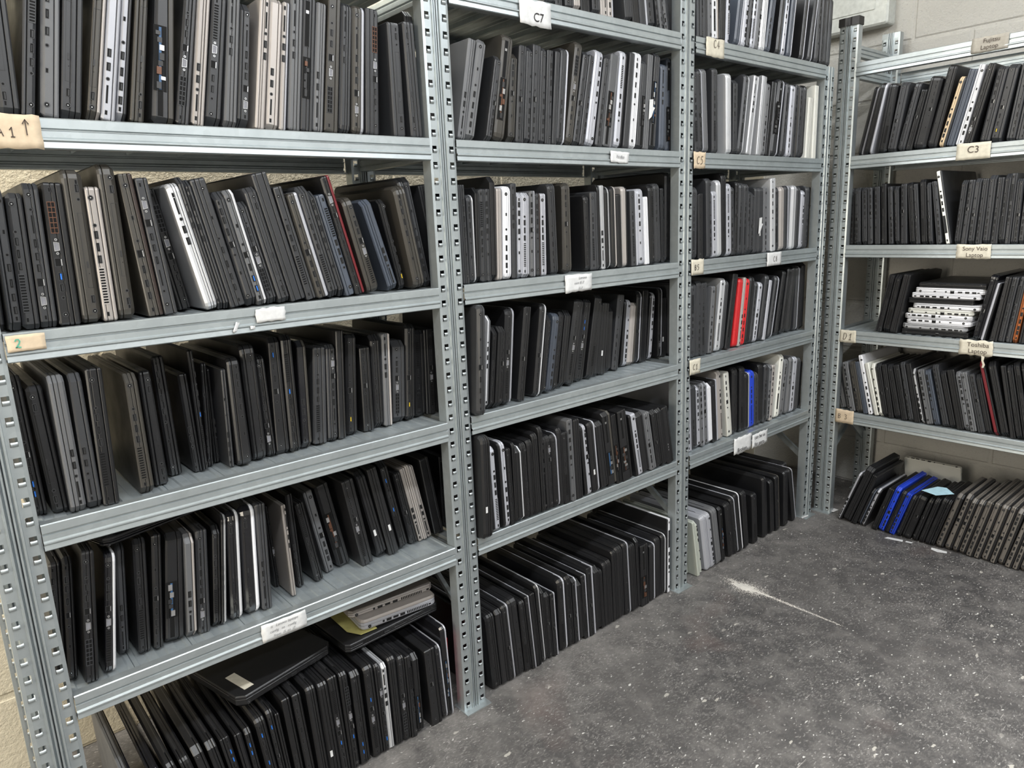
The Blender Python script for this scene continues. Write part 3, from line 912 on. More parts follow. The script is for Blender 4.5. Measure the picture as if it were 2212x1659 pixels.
    'B4': ('M', 0.8423, [(5308,31,288,269,-25,1,'d.pR'),(5830,56,253,100,20,0,'w/g.v'),(5959,67,220,135,15,0,'k.v'),(6160,68,219,242,10,1,'k.p'),(6513,56,266,310,15,1,'k/v.GpR'),(7063,85,263,248,20,1,'k.p'),(7657,86,265,240,20,1,'k/s.pR'),(7943,90,230,185,25,1,'k.p'),(8232,101,231,244,30,1,'u.pR'),(8561,98,232,175,40,0,'k.p'),(8887,94,231,250,45,1,'k.c'),(9284,119,259,349,50,1,'k.GR'),(9837,104,252,339,65,1,'k.GB'),(10363,110,260,310,70,1,'k.v'),(10753,82,235,210,80,0,'k.n'),(11091,66,229,306,85,1,'k.w'),(11472,45,213,272,90,1,'k.n'),(11840,85,248,296,95,1,'d.p'),(12469,65,224,310,110,1,'v/k.pR<'),(12816,61,210,335,110,1,'t/e.n'),(13198,41,246,252,115,0,'k/v.pR'),(13520,37,247,338,115,1,'k.n'),(13903,56,235,284,118,0,'v/k.pR<'),(14518,8,247,202,120,0,'k/v.gR'),(14789,7,210,310,125,0,'k.w')]),
    'B5': ('M', 0.4995, [(5308,9,288,310,-30,1,'k.wR'),(5755,-22,247,279,-10,1,'v/k.v<'),(6152,-23,252,238,-8,1,'v/k.pR<'),(6396,-23,228,150,-5,0,'k.p'),(6537,-8,240,111,-5,0,'k.nR'),(6723,-14,222,198,-5,1,'k/s.n'),(6946,-16,232,209,-5,1,'k.pR'),(7162,-17,235,194,-5,1,'k.nR'),(7391,-18,249,231,-5,1,'k.nR'),(7613,-19,264,182,-5,1,'k.pR'),(7859,-21,231,269,-5,1,'k.gR'),(8137,-23,230,251,-5,1,'k/v.pR'),(8360,-24,244,163,-5,0,'k.nR'),(8581,-25,226,248,-5,1,'k.v'),(8823,-27,260,200,-5,1,'g.p'),(9087,-29,255,283,-5,1,'k.n'),(9503,-54,230,329,-5,1,'v/k.pR<'),(9841,-56,233,306,-5,1,'k/v.wR'),(10238,-75,225,310,-5,1,'k.n'),(10596,-77,249,366,-5,1,'k/e.m'),(10931,-81,236,243,-5,1,'k.m'),(11316,-84,240,460,-5,1,'k.m'),(11910,-109,219,310,-5,1,'v/k.vp<'),(12265,-112,216,343,-5,1,'k.n'),(12629,-117,210,314,-5,0,'g.p'),(12955,-106,210,282,-5,0,'k.p'),(13253,-107,210,251,-5,0,'k.n'),(13571,-110,210,320,-5,0,'k.w')]),
    'B0': ('F', 0.0000, [(5247,-24,243,100,47,0,'k.n'),(5375,-24,252,133,47,0,'k/v.n'),(5687,-42,249,310,12,1,'k.pR'),(5990,-43,249,258,12,1,'k.n'),(6268,-46,256,255,12,1,'k/v.pR'),(6590,-50,263,323,12,1,'k.pR'),(6913,-53,243,273,12,1,'k.vR'),(7142,-51,251,160,12,0,'k/v.p'),(7340,-51,252,212,12,1,'k.n'),(7539,-45,272,146,12,0,'k/s.pR'),(7684,-37,253,115,12,0,'k.p'),(7854,-37,229,186,12,0,'k.p'),(8067,-29,221,198,12,0,'k/v.p'),(8436,-25,253,310,12,1,'k/v.vR'),(8762,-32,252,265,12,1,'k.pR'),(9022,-33,234,219,12,0,'k/v.p'),(9255,-40,220,171,12,0,'k.n'),(9464,-33,230,214,12,0,'k/v.v'),(9745,-33,247,290,12,1,'k/v.p'),(10041,-30,235,242,12,0,'k.n'),(10253,-31,220,149,12,0,'k.nR'),(10424,-22,237,161,12,0,'k.nR'),(10636,-23,239,228,12,0,'k.nR'),(10872,-25,264,209,12,0,'k.nR'),(11161,-28,270,317,12,1,'k.nR'),(11523,-37,273,294,12,1,'k/v.pR'),(11863,-41,256,329,12,1,'k.nR'),(12112,-38,270,129,12,0,'k.n'),(12417,-26,233,416,12,1,'k.m'),(12822,-11,221,309,12,0,'k/v.nR'),(13140,-17,234,259,12,0,'k.nR'),(13425,-4,235,276,12,0,'k/s.nR'),(13689,0,287,222,12,0,'w/k.vp<')]),
    'C1': ('M', 1.8795, [(15059,-22,240,151,15,0,'d.n'),(15242,-24,240,170,15,0,'d.v'),(15454,-26,240,219,15,0,'d.n'),(15682,-28,240,198,15,0,'g.p'),(15988,-32,240,359,15,0,'w/t.v'),(16372,-5,240,336,15,0,'k.n'),(16656,9,240,189,15,0,'v.v'),(17255,88,250,353,15,0,'u/v.nR'),(17611,80,250,262,15,0,'v.pR'),(17893,75,250,228,15,0,'d.v'),(18170,71,250,265,15,0,'v.vR'),(18461,67,250,255,15,0,'g.pR'),(18785,66,250,329,15,0,'s.nR'),(19159,105,250,318,15,0,'u.cR'),(19898,80,250,310,15,0,'k/u.nR'),(20180,79,250,211,15,0,'v.pR'),(20639,74,250,310,15,0,'u/v.nR'),(21540,76,250,310,15,0,'k/v.nR'),(22151,87,250,310,15,0,'d/v.nR'),(22674,41,250,310,15,0,'d.pR'),(23085,17,250,280,15,0,'k.pR'),(23352,17,250,224,15,0,'k.nR'),(23634,16,250,310,15,0,'d.nR')]),
    'C2': ('M', 1.5314, [(15108,-44,250,203,15,0,'d.v'),(15350,-46,260,242,15,1,'d/v.pR'),(15602,-48,263,221,15,0,'g.nR'),(16111,-25,271,310,15,1,'d.vR'),(16935,-30,262,310,15,1,'s.nR'),(17280,-13,245,261,15,0,'d.p'),(17618,74,270,324,15,1,'d/s.vR'),(18147,86,271,310,15,1,'s.c'),(18798,57,274,310,15,1,'s.n'),(19105,55,253,263,15,0,'g.pR'),(19425,68,260,296,15,0,'k/g.p'),(19845,80,274,460,15,1,'d/v.mR'),(20469,57,269,310,15,0,'d.vR'),(20913,38,262,310,15,0,'v.pR'),(21269,32,263,324,15,0,'d/e.p'),(21619,26,265,305,15,0,'d.pR'),(21906,23,269,217,15,0,'k.nR'),(22317,24,226,310,15,1,'W.n'),(22851,3,274,307,15,1,'W.n'),(23174,3,258,310,47,1,'W.nR')]),
    'C3': ('M', 1.1836, [(15047,-5,241,289,18,1,'d.vR'),(15434,-20,218,251,18,0,'k.p'),(15956,-29,269,310,18,1,'d.pR'),(16279,-31,226,261,18,0,'v.vR'),(16554,-35,263,232,18,0,'s.nR'),(16833,-29,287,282,18,1,'k.pR'),(17144,-33,252,280,18,0,'v.vR'),(17388,-35,241,166,18,0,'d.pR'),(17574,-4,259,167,18,0,'k.pR'),(17828,7,255,297,18,0,'d.vR'),(18140,2,252,265,18,0,'d.vR'),(18396,-1,231,203,18,0,'d.p'),(18614,-3,223,191,18,0,'d.p'),(18834,-6,240,207,18,0,'d.nR'),(19197,-24,239,346,18,0,'d.wR'),(19525,-28,237,258,18,0,'g.p'),(20116,-39,272,310,18,1,'s.p'),(20399,-41,241,214,18,0,'d.vR'),(20717,-31,243,323,18,0,'t.nR'),(21066,-26,245,303,18,0,'d/v.nR'),(21532,2,247,310,18,0,'s.nR'),(21871,-2,244,289,18,0,'d.nR'),(22198,13,229,311,18,0,'v.vR'),(22543,12,242,307,18,0,'d.pR'),(22913,8,248,183,47,0,'g.nR'),(23174,7,242,310,47,0,'d.n')]),
    'C4': ('M', 0.8423, [(15172,-3,260,305,25,1,'d.vR'),(15475,-4,267,258,25,0,'d.pR'),(15804,-10,260,328,25,1,'d.v'),(16217,40,241,310,25,0,'g/e.p'),(16638,64,265,310,25,1,'s.vR'),(16919,61,257,200,25,0,'d.nR'),(17300,88,277,310,25,0,'k.v'),(17775,72,256,310,25,1,'r.nR'),(18036,70,258,174,25,0,'t.c'),(18260,70,252,242,25,1,'r.pR'),(18570,67,258,327,25,0,'k.nR'),(18865,73,237,211,25,0,'d.pR'),(19121,90,231,250,25,0,'v.pR'),(19536,94,258,310,25,0,'d.vR'),(19799,94,234,172,25,0,'v.n'),(20228,108,247,310,25,0,'d/v.vR'),(21001,109,263,310,40,0,'k.cR'),(21582,90,271,310,45,0,'k.pR'),(22121,67,269,310,50,0,'k.nR'),(22687,8,269,244,50,0,'d/v.nR'),(22914,7,260,180,50,0,'k.n'),(23174,6,280,310,52,0,'k.n')]),
    'C5': ('M', 0.4995, [(15063,-35,251,247,25,0,'v.p'),(15364,-39,247,296,25,0,'d.c'),(15651,-43,238,220,25,0,'v/g.p'),(15876,-45,240,189,25,0,'g/v.p'),(16111,-48,242,239,25,0,'g/v.p'),(16366,-50,232,227,25,0,'w.n'),(16679,-53,240,349,25,0,'k/v.p'),(17025,-58,270,276,25,0,'t.vR'),(17612,-82,257,310,25,1,'W.p'),(17960,-24,264,312,25,0,'k.pR'),(18467,-24,259,310,25,0,'k.vR'),(18809,-25,230,317,25,0,'k/v.nR'),(19151,-29,233,314,25,1,'b.vR'),(19485,-33,221,302,25,0,'d.pR'),(19808,-37,254,290,25,0,'k.nR'),(20101,3,243,246,25,0,'d.vR'),(20343,27,237,190,25,0,'g.p'),(20553,26,231,200,25,0,'t.p'),(21007,53,265,310,25,1,'W.vR'),(21341,78,242,274,25,0,'g.pR'),(21861,46,243,310,25,0,'g.cR'),(22202,41,239,303,25,0,'v.pR'),(22536,36,231,307,25,0,'d.nR'),(22893,14,211,222,47,0,'d.pR'),(23174,13,210,310,47,0,'k.nR')]),
    'C0': ('F', 0.0000, [(15259,-101,224,254,47,1,'l.n'),(15478,-104,235,135,5,0,'l.n'),(15624,-106,232,116,5,0,'l.p'),(16113,-107,239,321,5,0,'v.nR'),(16425,-108,241,247,5,0,'v.pR'),(16827,-112,248,310,5,0,'g.nR'),(17123,-92,242,205,5,0,'k.m'),(17697,-99,242,310,5,0,'k.pR'),(18053,-108,257,288,5,0,'k/v.pR'),(18375,-107,265,293,5,0,'k/w.nR'),(18783,-89,260,310,5,0,'k.pR'),(19423,-59,226,310,5,0,'k.vR'),(20203,-63,276,310,5,0,'k.nR'),(20773,-63,249,310,5,0,'k.nR'),(21191,-65,256,310,5,0,'k/e.pR'),(21843,-44,258,310,5,0,'k.pR'),(22578,-127,262,250,5,0,'k/v.nR'),(22875,-126,270,308,47,0,'k.nR')]),
    'R1': ('X', 1.5397, [(705,112,260,212,47,1,'k/v.nR'),(1152,103,265,279,15,1,'k/v.nR'),(1672,74,255,347,15,1,'k.vR'),(2044,82,253,311,15,1,'d.p'),(2380,107,248,292,15,1,'d.vR'),(2670,109,218,237,15,1,'k.p'),(3041,104,256,433,15,1,'k.pR'),(3469,103,288,349,15,1,'k.pR'),(3831,126,243,231,15,1,'y/d.pR'),(4117,122,262,274,15,1,'u.n'),(4410,117,273,233,15,1,'w.p'),(4687,116,271,273,15,1,'k.g'),(5211,83,252,324,15,1,'d.p'),(5558,80,254,315,15,1,'d.Y'),(6013,60,252,263,15,1,'d.p'),(6304,61,247,268,15,0,'d.p'),(6619,55,241,278,15,0,'d.p')]),
    'R2': ('X', 1.1874, [(568,-24,227,180,47,0,'d.p'),(789,-30,226,187,47,0,'d.p'),(1013,-36,227,193,12,0,'d.p'),(1283,-43,227,190,12,0,'d.p'),(1507,-45,226,184,12,0,'d.p'),(1777,-42,227,211,12,0,'d.p'),(2044,-44,236,195,12,0,'k.v'),(2311,-51,225,172,12,0,'d.p'),(2544,-52,224,166,12,0,'d.p'),(2781,-43,231,252,12,1,'d.p'),(3112,-67,235,188,12,0,'k.p'),(3302,-68,229,163,12,0,'d.p'),(3543,-59,243,203,12,1,'k.v'),(3755,-63,230,151,12,0,'d.p'),(4056,-86,235,182,12,0,'d.p'),(4391,-118,274,179,12,1,'W/d.v'),(4654,21,230,195,12,1,'d.p'),(4871,25,230,204,12,1,'d.p'),(5111,18,233,197,12,1,'d.p'),(5353,12,231,216,12,1,'d.p'),(5598,9,241,223,12,1,'d.p'),(5842,7,232,223,12,1,'d.p'),(6066,6,243,190,12,1,'d.v'),(6263,4,243,159,12,1,'d.v'),(6471,1,223,212,12,1,'d.p'),(6705,-2,226,209,12,0,'d.p'),(6927,-5,224,191,12,0,'d.p')]),
    'R3': ('X', 0.8342, [(2044,98,236,229,15,0,'k.v'),(2337,90,236,260,15,1,'k.v'),(2626,91,239,288,15,1,'k.n'),(5584,98,244,245,15,1,'K.pR'),(5800,97,215,145,15,0,'v/k.n'),(6140,64,238,265,15,1,'k.p'),(6394,62,238,197,15,1,'d.v'),(6617,60,240,208,15,0,'d.v'),(6808,59,236,140,15,1,'o.p'),(7066,53,234,261,15,0,'k.p'),(7343,49,234,242,15,0,'k.p')]),
    'R4': ('X', 0.4815, [(701,-153,185,234,47,0,'g.c'),(986,-122,203,258,47,0,'g.c'),(1257,-125,216,231,8,0,'g.p'),(1552,-129,220,293,8,0,'e.p'),(1812,-131,224,178,8,0,'u.n'),(2015,-135,255,160,8,0,'w.p'),(2254,-147,225,179,8,1,'W.n'),(2431,-129,224,136,8,1,'W.p'),(2623,-121,225,203,8,0,'k.p'),(2845,-116,225,193,8,0,'k.p'),(3109,-124,227,235,8,0,'k.p'),(3368,-127,229,232,8,0,'k.p'),(3614,-129,243,208,8,0,'d.p'),(3851,-131,241,217,8,0,'k.n'),(4080,-138,222,152,8,0,'s/k.p'),(4316,-136,222,247,8,1,'g.p'),(4576,-139,223,212,8,0,'u.pR'),(4890,-142,247,243,8,1,'d.p'),(5144,-143,227,212,8,0,'k.n'),(5411,-139,235,261,8,1,'k.n'),(5645,-135,230,165,8,0,'g.p'),(5857,-136,231,206,8,0,'g.p'),(6129,-143,228,251,8,1,'d.p'),(6378,-145,229,196,8,0,'k.n'),(6632,-157,285,158,8,1,'m/k.n'),(6876,-145,283,267,8,1,'k.p'),(7134,-121,273,166,8,1,'k.n'),(7334,-121,275,193,8,1,'k.p'),(7555,-120,288,185,8,0,'k.v'),(7787,-119,288,192,8,0,'k.p')]),
    'R0': ('G', 0.0000, [(1199,195,249,139,0,0,'v/k.c'),(1491,189,279,341,0,1,'k.n'),(1829,183,249,224,0,0,'k.n'),(2039,181,185,140,0,0,'k/u.n'),(2231,186,193,155,0,0,'v/k.p'),(2698,169,206,225,0,0,'k.p'),(2955,165,218,216,0,1,'b.p'),(3192,170,208,169,0,0,'k.p'),(3401,170,204,209,0,1,'b.p'),(3659,159,200,188,0,0,'k.pR'),(3959,155,203,338,0,1,'k.pR'),(4280,148,205,211,0,0,'k.pR'),(4532,143,211,208,0,0,'k.pR'),(4763,148,217,212,0,0,'k.pR'),(4948,148,217,121,0,0,'k.pR'),(5203,140,247,289,0,1,'f/k.p'),(5518,134,253,254,0,1,'f/k.p'),(5773,132,240,206,0,0,'f/k.p'),(6019,129,241,227,0,1,'f/k.p'),(6283,127,243,247,0,1,'f/k.p'),(6540,125,245,216,0,1,'f/k.p'),(6813,122,241,270,0,1,'f/k.p'),(7080,120,245,214,0,1,'f/k.p'),(7322,118,240,223,0,1,'f/k.p'),(7570,116,239,226,0,0,'f/k.p'),(7808,114,237,206,0,0,'f/k.p'),(8035,113,235,204,0,0,'f/k.p'),(8261,111,234,207,0,0,'f/k.p')]),
}
PLACE = {'A1': ("nearest bay's top visible shelf", 'tilted end'), }
ROWNAME = {
    'A1': 'on shelf tagged A1', 'A2': 'on shelf tagged 2', 'A3': 'on nearest bay third shelf', 'A4': 'on nearest bay lowest shelf', 'A0': 'on floor, nearest bay',
    'B1': 'on shelf tagged C7', 'B2': 'on shelf below C7', 'B3': 'on middle bay third shelf', 'B4': 'on middle bay fourth shelf', 'B5': 'on middle bay lowest shelf',
    'B0': 'on floor, middle bay', 'C1': 'on shelf tagged C4', 'C2': 'on shelf tagged C5', 'C3': 'on shelf tagged C8', 'C4': 'on shelf tagged C1',
    'C5': 'on shelf tagged Broken', 'C0': 'on floor, corner bay', 'R1': 'on shelf tagged C3', 'R2': 'on shelf above D1', 'R3': 'on shelf tagged D1',
    'R4': 'on shelf tagged B3', 'R0': 'on floor, end wall rack'}
for row, (kind, z, items) in ROWS.items():
    total = len(items)
    for i, (s, th, h, t, y0, own, code) in enumerate(items):
        s, th, h, t, y0 = s / 1e4, math.radians(th / 10), h / 1000, t / 1e4, y0 / 1000
        rng = random.Random(hash((row, i)) if False else i * 131 + sum(map(ord, row)) * 17)
        w = min(max(h * 1.42 + rng.uniform(-.015, .012), .27), .365)
        near = row[0] in 'ABC' and min(abs(s - q) for q in PX) < .09
        if row[0] in 'ABC':
            w = min(w, (.375 if near else .415) - y0)
        elif row == 'R0':
            w = min(w, .275) if 0.10 < s < .60 else min(w, .36)
        else:
            w = min(w, .40 - y0)
        raise_ = abs(math.sin(th)) * t / 2 + .0006
        T = Matrix.Rotation(th, 4, 'Y')
        yawj = Matrix.Rotation(math.radians(rng.uniform(-.03, .03)), 4, 'Z')
        if kind in 'MF':
            M = Matrix.Translation((s, y0, z + raise_)) @ T @ yawj
        else:
            x = XE + y0 + (-.045 if kind == 'G' else 0)
            M = Matrix.Translation((x, -s, z + raise_)) @ Matrix.Rotation(-math.pi / 2, 4, 'Z') @ T @ yawj
        far = i + 1 > total - i
        n = total - i if far else i + 1
        if row[0] == 'R':
            where = '%s from %s' % (ORD(n), 'outer end' if far else 'corner')
        else:
            where = '%s from %s' % (ORD(n), 'corner end' if far else 'near end')
        label = '%s, %s %s' % (look(code, t), where, ROWNAME[row])
        put_laptop(h, t, w, code, M, label, 'laptops ' + ROWNAME[row], own)

# ------------------------------------------------------------------ laptops lying flat
def flat_main(x, y, z, yaw, h, t, w, code, label, pitch=0, roll=0, lid=1):
    """right front corner at (x, y), resting at height z"""
    B = Matrix(((0, 0, -1, 0), (0, 1, 0, 0), (1, 0, 0, 0), (0, 0, 0, 1)))
    M = Matrix.Translation((x, y, z)) @ Matrix.Rotation(yaw, 4, 'Z') @ Matrix.Rotation(pitch, 4, 'X') @ Matrix.Rotation(roll, 4, 'Y') @ Matrix.Translation((0, 0, t / 2)) @ B
    return put_laptop(h, t, w, code, M, label, None)
o = flat_main(.113, .094, .292, math.radians(13), .264, .027, .33, 'k.p>', 'black laptop with a cream sticker lying across the floor row, nearest bay', lid=1)
g = Geo(); g.box(-.0001, .0004, 0, .078, 0, .024, CREAM)
st = link('paper_sticker', g.mesh('paper_sticker'), o, Matrix.Translation((.0136, .022, .212))); st['label'] = 'cream paper sticker'
flat_main(.425, .078, .290, math.radians(3), .290, .024, .31, 'k.v', 'black laptop lying under the yellow paper at the shared upright')
flat_main(.412, .066, .3175, math.radians(-5), .222, .030, .30, 'v/t.vR', 'silver laptop with brown lid lying in the small pile above the floor row')
flat_main(.420, .094, .3485, math.radians(-5), .246, .019, .26, 't.vc', 'thin champagne laptop on top of the small pile above the floor row')
flat_main(-.351 + .26 * math.cos(.31), .012 + .26 * math.sin(.31), .7625, .31, .26, .020, .30, 'K.nR', 'glossy black laptop lying on top of the upright row, nearest bay')
stack = [(1.545, 1.605, 780, 1380, 'k.p'), (1.490, 1.560, 780, 1360, 's.p'), (1.435, 1.505, 810, 1390, 'w.pR'), (1.375, 1.445, 795, 1390, 'w.p'),
         (1.335, 1.395, 820, 1400, 'W.p'), (1.285, 1.350, 860, 1470, 'w.pR'), (1.230, 1.285, 820, 1400, 'k.n'), (1.185, 1.235, 850, 1450, 'w.p'),
         (1.140, 1.180, 875, 1480, 'w.pR'), (1.075, 1.125, 905, 1490, 'k.p')]
SPOS = ['bottom', 'second from bottom', 'third from bottom', 'fourth from bottom', 'fifth from bottom', 'fifth from top', 'fourth from top', 'third from top', 'second from top', 'topmost']
z = ZR[3] + .0006
for k, (a, b, xa, xb, code) in enumerate(stack):
    t = .0200 if k not in (1, 5) else .0215
    y_r = -(.283 + (xb - 770) / 2490.0)
    hh = (xb - xa) / 2490.0
    B = Matrix(((0, 1, 0, XE + .035), (0, 0, 1, y_r), (1, 0, 0, z + t / 2), (0, 0, 0, 1)))
    look_ = look(code, t)
    put_laptop(hh, t, .33, code, B, '%s, %s in the flat pile on shelf D1' % (look_, SPOS[k]), 'flat pile on the D1 shelf')
    z += t + .0004
# tan laptop leaning on the end wall behind the floor row
tilt = math.radians(14)
B = Matrix(((math.cos(tilt), -math.sin(tilt), 0, 2.772), (0, 0, -1, -.242), (-math.sin(tilt), -math.cos(tilt), 0, .243), (0, 0, 0, 1)))
B = Matrix.Translation((2.745, -.244, .2385)) @ Matrix(((math.cos(tilt), -math.sin(tilt), 0, 0), (0, 0, -1, 0), (math.sin(tilt), math.cos(tilt), 0, 0), (0, 0, 0, 1))) @ Matrix.Diagonal((1, -1, 1, 1)) @ Matrix.Diagonal((1, 1, 1, 1))
put_laptop(.228, .018, .236, 'W.p', B, 'tan laptop leaning on the end wall behind the blue laptops', None)

mo = link('laptop_mass', MASS.mesh('laptop_mass'))
mo['kind'] = 'stuff'
tag(mo, 'further laptops standing in close rows along the more distant shelves', 'laptop')

# ------------------------------------------------------------------ paper tags on the shelf edges
def paper(name, w, h, mat, seed, torn=0.0, curl=0.0):
    rng = random.Random(seed)
    g = Geo()
    nx, nz = 8, 5
    vs = []
    for back in (0, 1):
        for j in range(nz + 1):
            for i in range(nx + 1):
                u, v = i / nx, j / nz
                rr = random.Random(seed * 97 + i * 13 + j)
                x = (u - .5) * w
                zz = (v - .5) * h
                if torn and j in (0, nz):
                    zz += rr.uniform(-1, 1) * torn * h
                if torn and i in (0, nx):
                    x += rr.uniform(-1, 1) * torn * w * .4
                y = -.0012 * math.sin(u * 3.1 + seed) * math.sin(v * 2.3 + seed) - curl * max(0, .25 - v) - rr.uniform(0, .0004) * (1 + torn * 12)
                vs.append((x, y + (.0003 if back else 0), zz))
    n1 = (nx + 1) * (nz + 1)
    fs = []
    for j in range(nz):
        for i in range(nx):
            a = j * (nx + 1) + i
            fs.append((a, a + 1, a + nx + 2, a + nx + 1))
            fs.append((n1 + a, n1 + a + nx + 1, n1 + a + nx + 2, n1 + a + 1))
    edge = [i for i in range(nx)] + [i * (nx + 1) + nx for i in range(nz)] + [n1 - 1 - i for i in range(nx)] + [(nz - i) * (nx + 1) for i in range(nz)]
    for k in range(len(edge)):
        a, b = edge[k], edge[(k + 1) % len(edge)]
        fs.append((a, n1 + a, n1 + b, b))
    g.add(vs, fs, mat, True)
    return g.mesh(name)

STROKES = {
    '1': [[(.15, .70), (.5, 1), (.52, .02)], [(.2, 0), (.85, 0)]], '^': [[(.5, 0), (.5, 1)], [(.22, .70), (.5, 1), (.78, .70)]],
    'A': [[(0, 0), (.45, 1), (.9, 0)], [(.2, .4), (.7, .4)]], '2': [[(.05, .75), (.25, .98), (.6, .98), (.8, .75), (.6, .45), (.05, .02), (.45, .10), (.9, .03)]],
    'C': [[(.85, .85), (.55, 1), (.2, .82), (.05, .45), (.2, .12), (.55, 0), (.9, .15)]], '4': [[(.6, 0), (.6, 1), (.05, .3), (.9, .3)]],
    '5': [[(.85, 1), (.3, 1), (.22, .58), (.6, .62), (.82, .35), (.6, .04), (.1, .04)]], '7': [[(.05, 1), (.9, 1), (.35, 0)]],
    '8': [[(.5, .52), (.15, .75), (.5, 1), (.82, .76), (.5, .52), (.08, .24), (.5, 0), (.88, .24), (.5, .52)]],
    'B': [[(.12, 0), (.12, 1), (.6, .98), (.75, .75), (.5, .54), (.12, .52)], [(.5, .54), (.85, .3), (.6, .02), (.12, 0)]],
    'D': [[(.12, 0), (.12, 1), (.55, .95), (.85, .55), (.6, .08), (.12, 0)]], '3': [[(.1, .9), (.5, 1), (.78, .78), (.4, .54), (.82, .28), (.5, 0), (.08, .1)]]}
def written(parent, text, h, cx, cz, mat, wd=.0016, slant=0.0, y=-.0024):
    """pen strokes as thin flat ribbons"""
    adv = h * .80
    x0 = cx - adv * (len(text) - .15) / 2
    for ch in text:
        if ch == ' ':
            x0 += adv * .7
            continue
        g = Geo()
        for pl in STROKES[ch]:
            pts = [Vector((x0 + px * h * .62 + slant * pz * h, 0, cz - h / 2 + pz * h)) for px, pz in pl]
            L, R = [], []
            for k, p in enumerate(pts):
                d = (pts[min(k + 1, len(pts) - 1)] - pts[max(k - 1, 0)]).normalized()
                n = Vector((-d.z, 0, d.x)) * wd / 2
                L.append(p + n); R.append(p - n)
            vs = [(q.x, y, q.z) for q in L + R]
            m = len(pts)
            g.add(vs, [(k, k + 1, m + k + 1, m + k) for k in range(m - 1)], mat)
        link('lettering', g.mesh('lettering'), parent)
        x0 += adv
def printed(parent, text, h, cx, cz, mat, shear=0.0, y=-.0024, spacing=1.0):
    c = bpy.data.curves.new('lettering', 'FONT')
    c.body = text; c.size = h; c.align_x = 'CENTER'; c.align_y = 'CENTER'; c.shear = shear; c.space_character = spacing
    c.materials.append(mat)
    tmp = bpy.data.objects.new('lettering_curve', c); COL.objects.link(tmp)
    me = bpy.data.meshes.new_from_object(tmp.evaluated_get(bpy.context.evaluated_depsgraph_get()))
    bpy.data.objects.remove(tmp)
    me.name = 'lettering'
    o = link('lettering', me, parent)
    o.location = (cx, y, cz); o.rotation_euler = (math.pi / 2, 0, 0)
    return o

# key -> (rack, centre along the beam, centre height, width, height) in metres
TAGS = {
    'A1': ('M', -0.3798, 1.5074, 0.0817, 0.0537),
    'A2': ('M', -0.4150, 1.1662, 0.0555, 0.0279),
    'crumpled': ('M', 0.0104, 1.1667, 0.0631, 0.0284),
    'scrap1': ('M', -0.0633, 1.1488, 0.0073, 0.0202),
    'scrap2': ('M', -0.0300, 1.1442, 0.0094, 0.0065),
    'note4': ('M', -0.0391, 0.4746, 0.1036, 0.0415),
    'C7': ('M', 0.7802, 1.8447, 0.1086, 0.0596),
    'scribble': ('M', 1.0980, 1.5054, 0.0793, 0.0323),
    'noteB': ('M', 0.9170, 1.1557, 0.1076, 0.0486),
    'C4': ('M', 1.5654, 1.8542, 0.1023, 0.0564),
    'C5': ('M', 1.4903, 1.5063, 0.0648, 0.0520),
    'B5': ('M', 1.4884, 1.1625, 0.0694, 0.0509),
    'C8': ('M', 1.9775, 1.1595, 0.1036, 0.0487),
    'C1': ('M', 1.4830, 0.8213, 0.0633, 0.0525),
    'broken': ('M', 1.7990, 0.4676, 0.1168, 0.0641),
    'parts': ('M', 1.9211, 0.4609, 0.1100, 0.0562),
    'fujitsu': ('R', 0.5160, 1.8698, 0.1119, 0.0498),
    'C3': ('R', 0.4973, 1.5167, 0.1092, 0.0575),
    'sony': ('R', 0.5296, 1.1621, 0.1120, 0.0516),
    'D1': ('R', 0.0927, 0.8094, 0.0679, 0.0529),
    'toshiba': ('R', 0.5685, 0.8095, 0.1098, 0.0571),
    'B3': ('R', 0.0994, 0.4608, 0.0792, 0.0594),
}
def shelf_tag(key, mat, label, seed, torn=.02, curl=0.0, tilt=0.0, name='shelf_tag'):
    kind, s, zc, w, h = TAGS[key]
    if kind == 'M':
        M = Matrix.Translation((s, -.0068, zc))
    else:
        M = Matrix.Translation((XE - .0068, -s, zc)) @ Matrix.Rotation(-math.pi / 2, 4, 'Z')
    o = link(name, paper(name, w, h, mat, seed, torn, curl), None, M @ Matrix.Rotation(tilt, 4, 'Y'))
    tag(o, label, 'shelf label', 'paper labels on the shelf edges')
    return o, w, h
t, w, h = shelf_tag('A1', CARD, 'tan card tag reading A1 with an arrow, on the nearest bay', 1, .03)
written(t, 'A', h * .26, -w * .20, -.002, BROWNINK, .0018); written(t, '1', h * .28, -w * .005, -.002, BROWNINK, .0018); written(t, '^', h * .46, w * .245, .006, BROWNINK, .0018)
t, w, h = shelf_tag('A2', CARD, 'tan card tag with a green 2 at the nearest bay end', 2, .02)
written(t, '2', h * .52, -w * .2, 0, GREENINK, .0022)
shelf_tag('crumpled', PAPER, 'blank crumpled white paper stuck on the nearest bay second beam', 3, .05)
shelf_tag('scrap1', PAPER, 'narrow white tape scrap on the second beam, nearest bay', 4, .12, 0, .45, 'tape_scrap')
shelf_tag('scrap2', PAPER, 'tiny square white tape scrap on the second beam, nearest bay', 5, .06, 0, .1, 'tape_scrap')
t, w, h = shelf_tag('note4', PAPER, 'white handwritten note on the lowest beam of the nearest bay', 6, .03)
printed(t, 'is   Lenovo laptops', h * .20, .0, h * .28, GREYINK, .25); printed(t, 'config   to   config', h * .20, -.004, 0, GREYINK, .25); printed(t, 'from  i5  to  i7', h * .20, -.002, -h * .27, GREYINK, .25)
t, w, h = shelf_tag('C7', PAPER, 'white paper tag reading C7 on the top beam, middle bay', 7, .05)
printed(t, 'C7', h * .50, w * .08, -h * .16, INK, .05)
t, w, h = shelf_tag('scribble', PAPER, 'small white tag with faint scribbles on the middle bay', 8, .05, 0, .05)
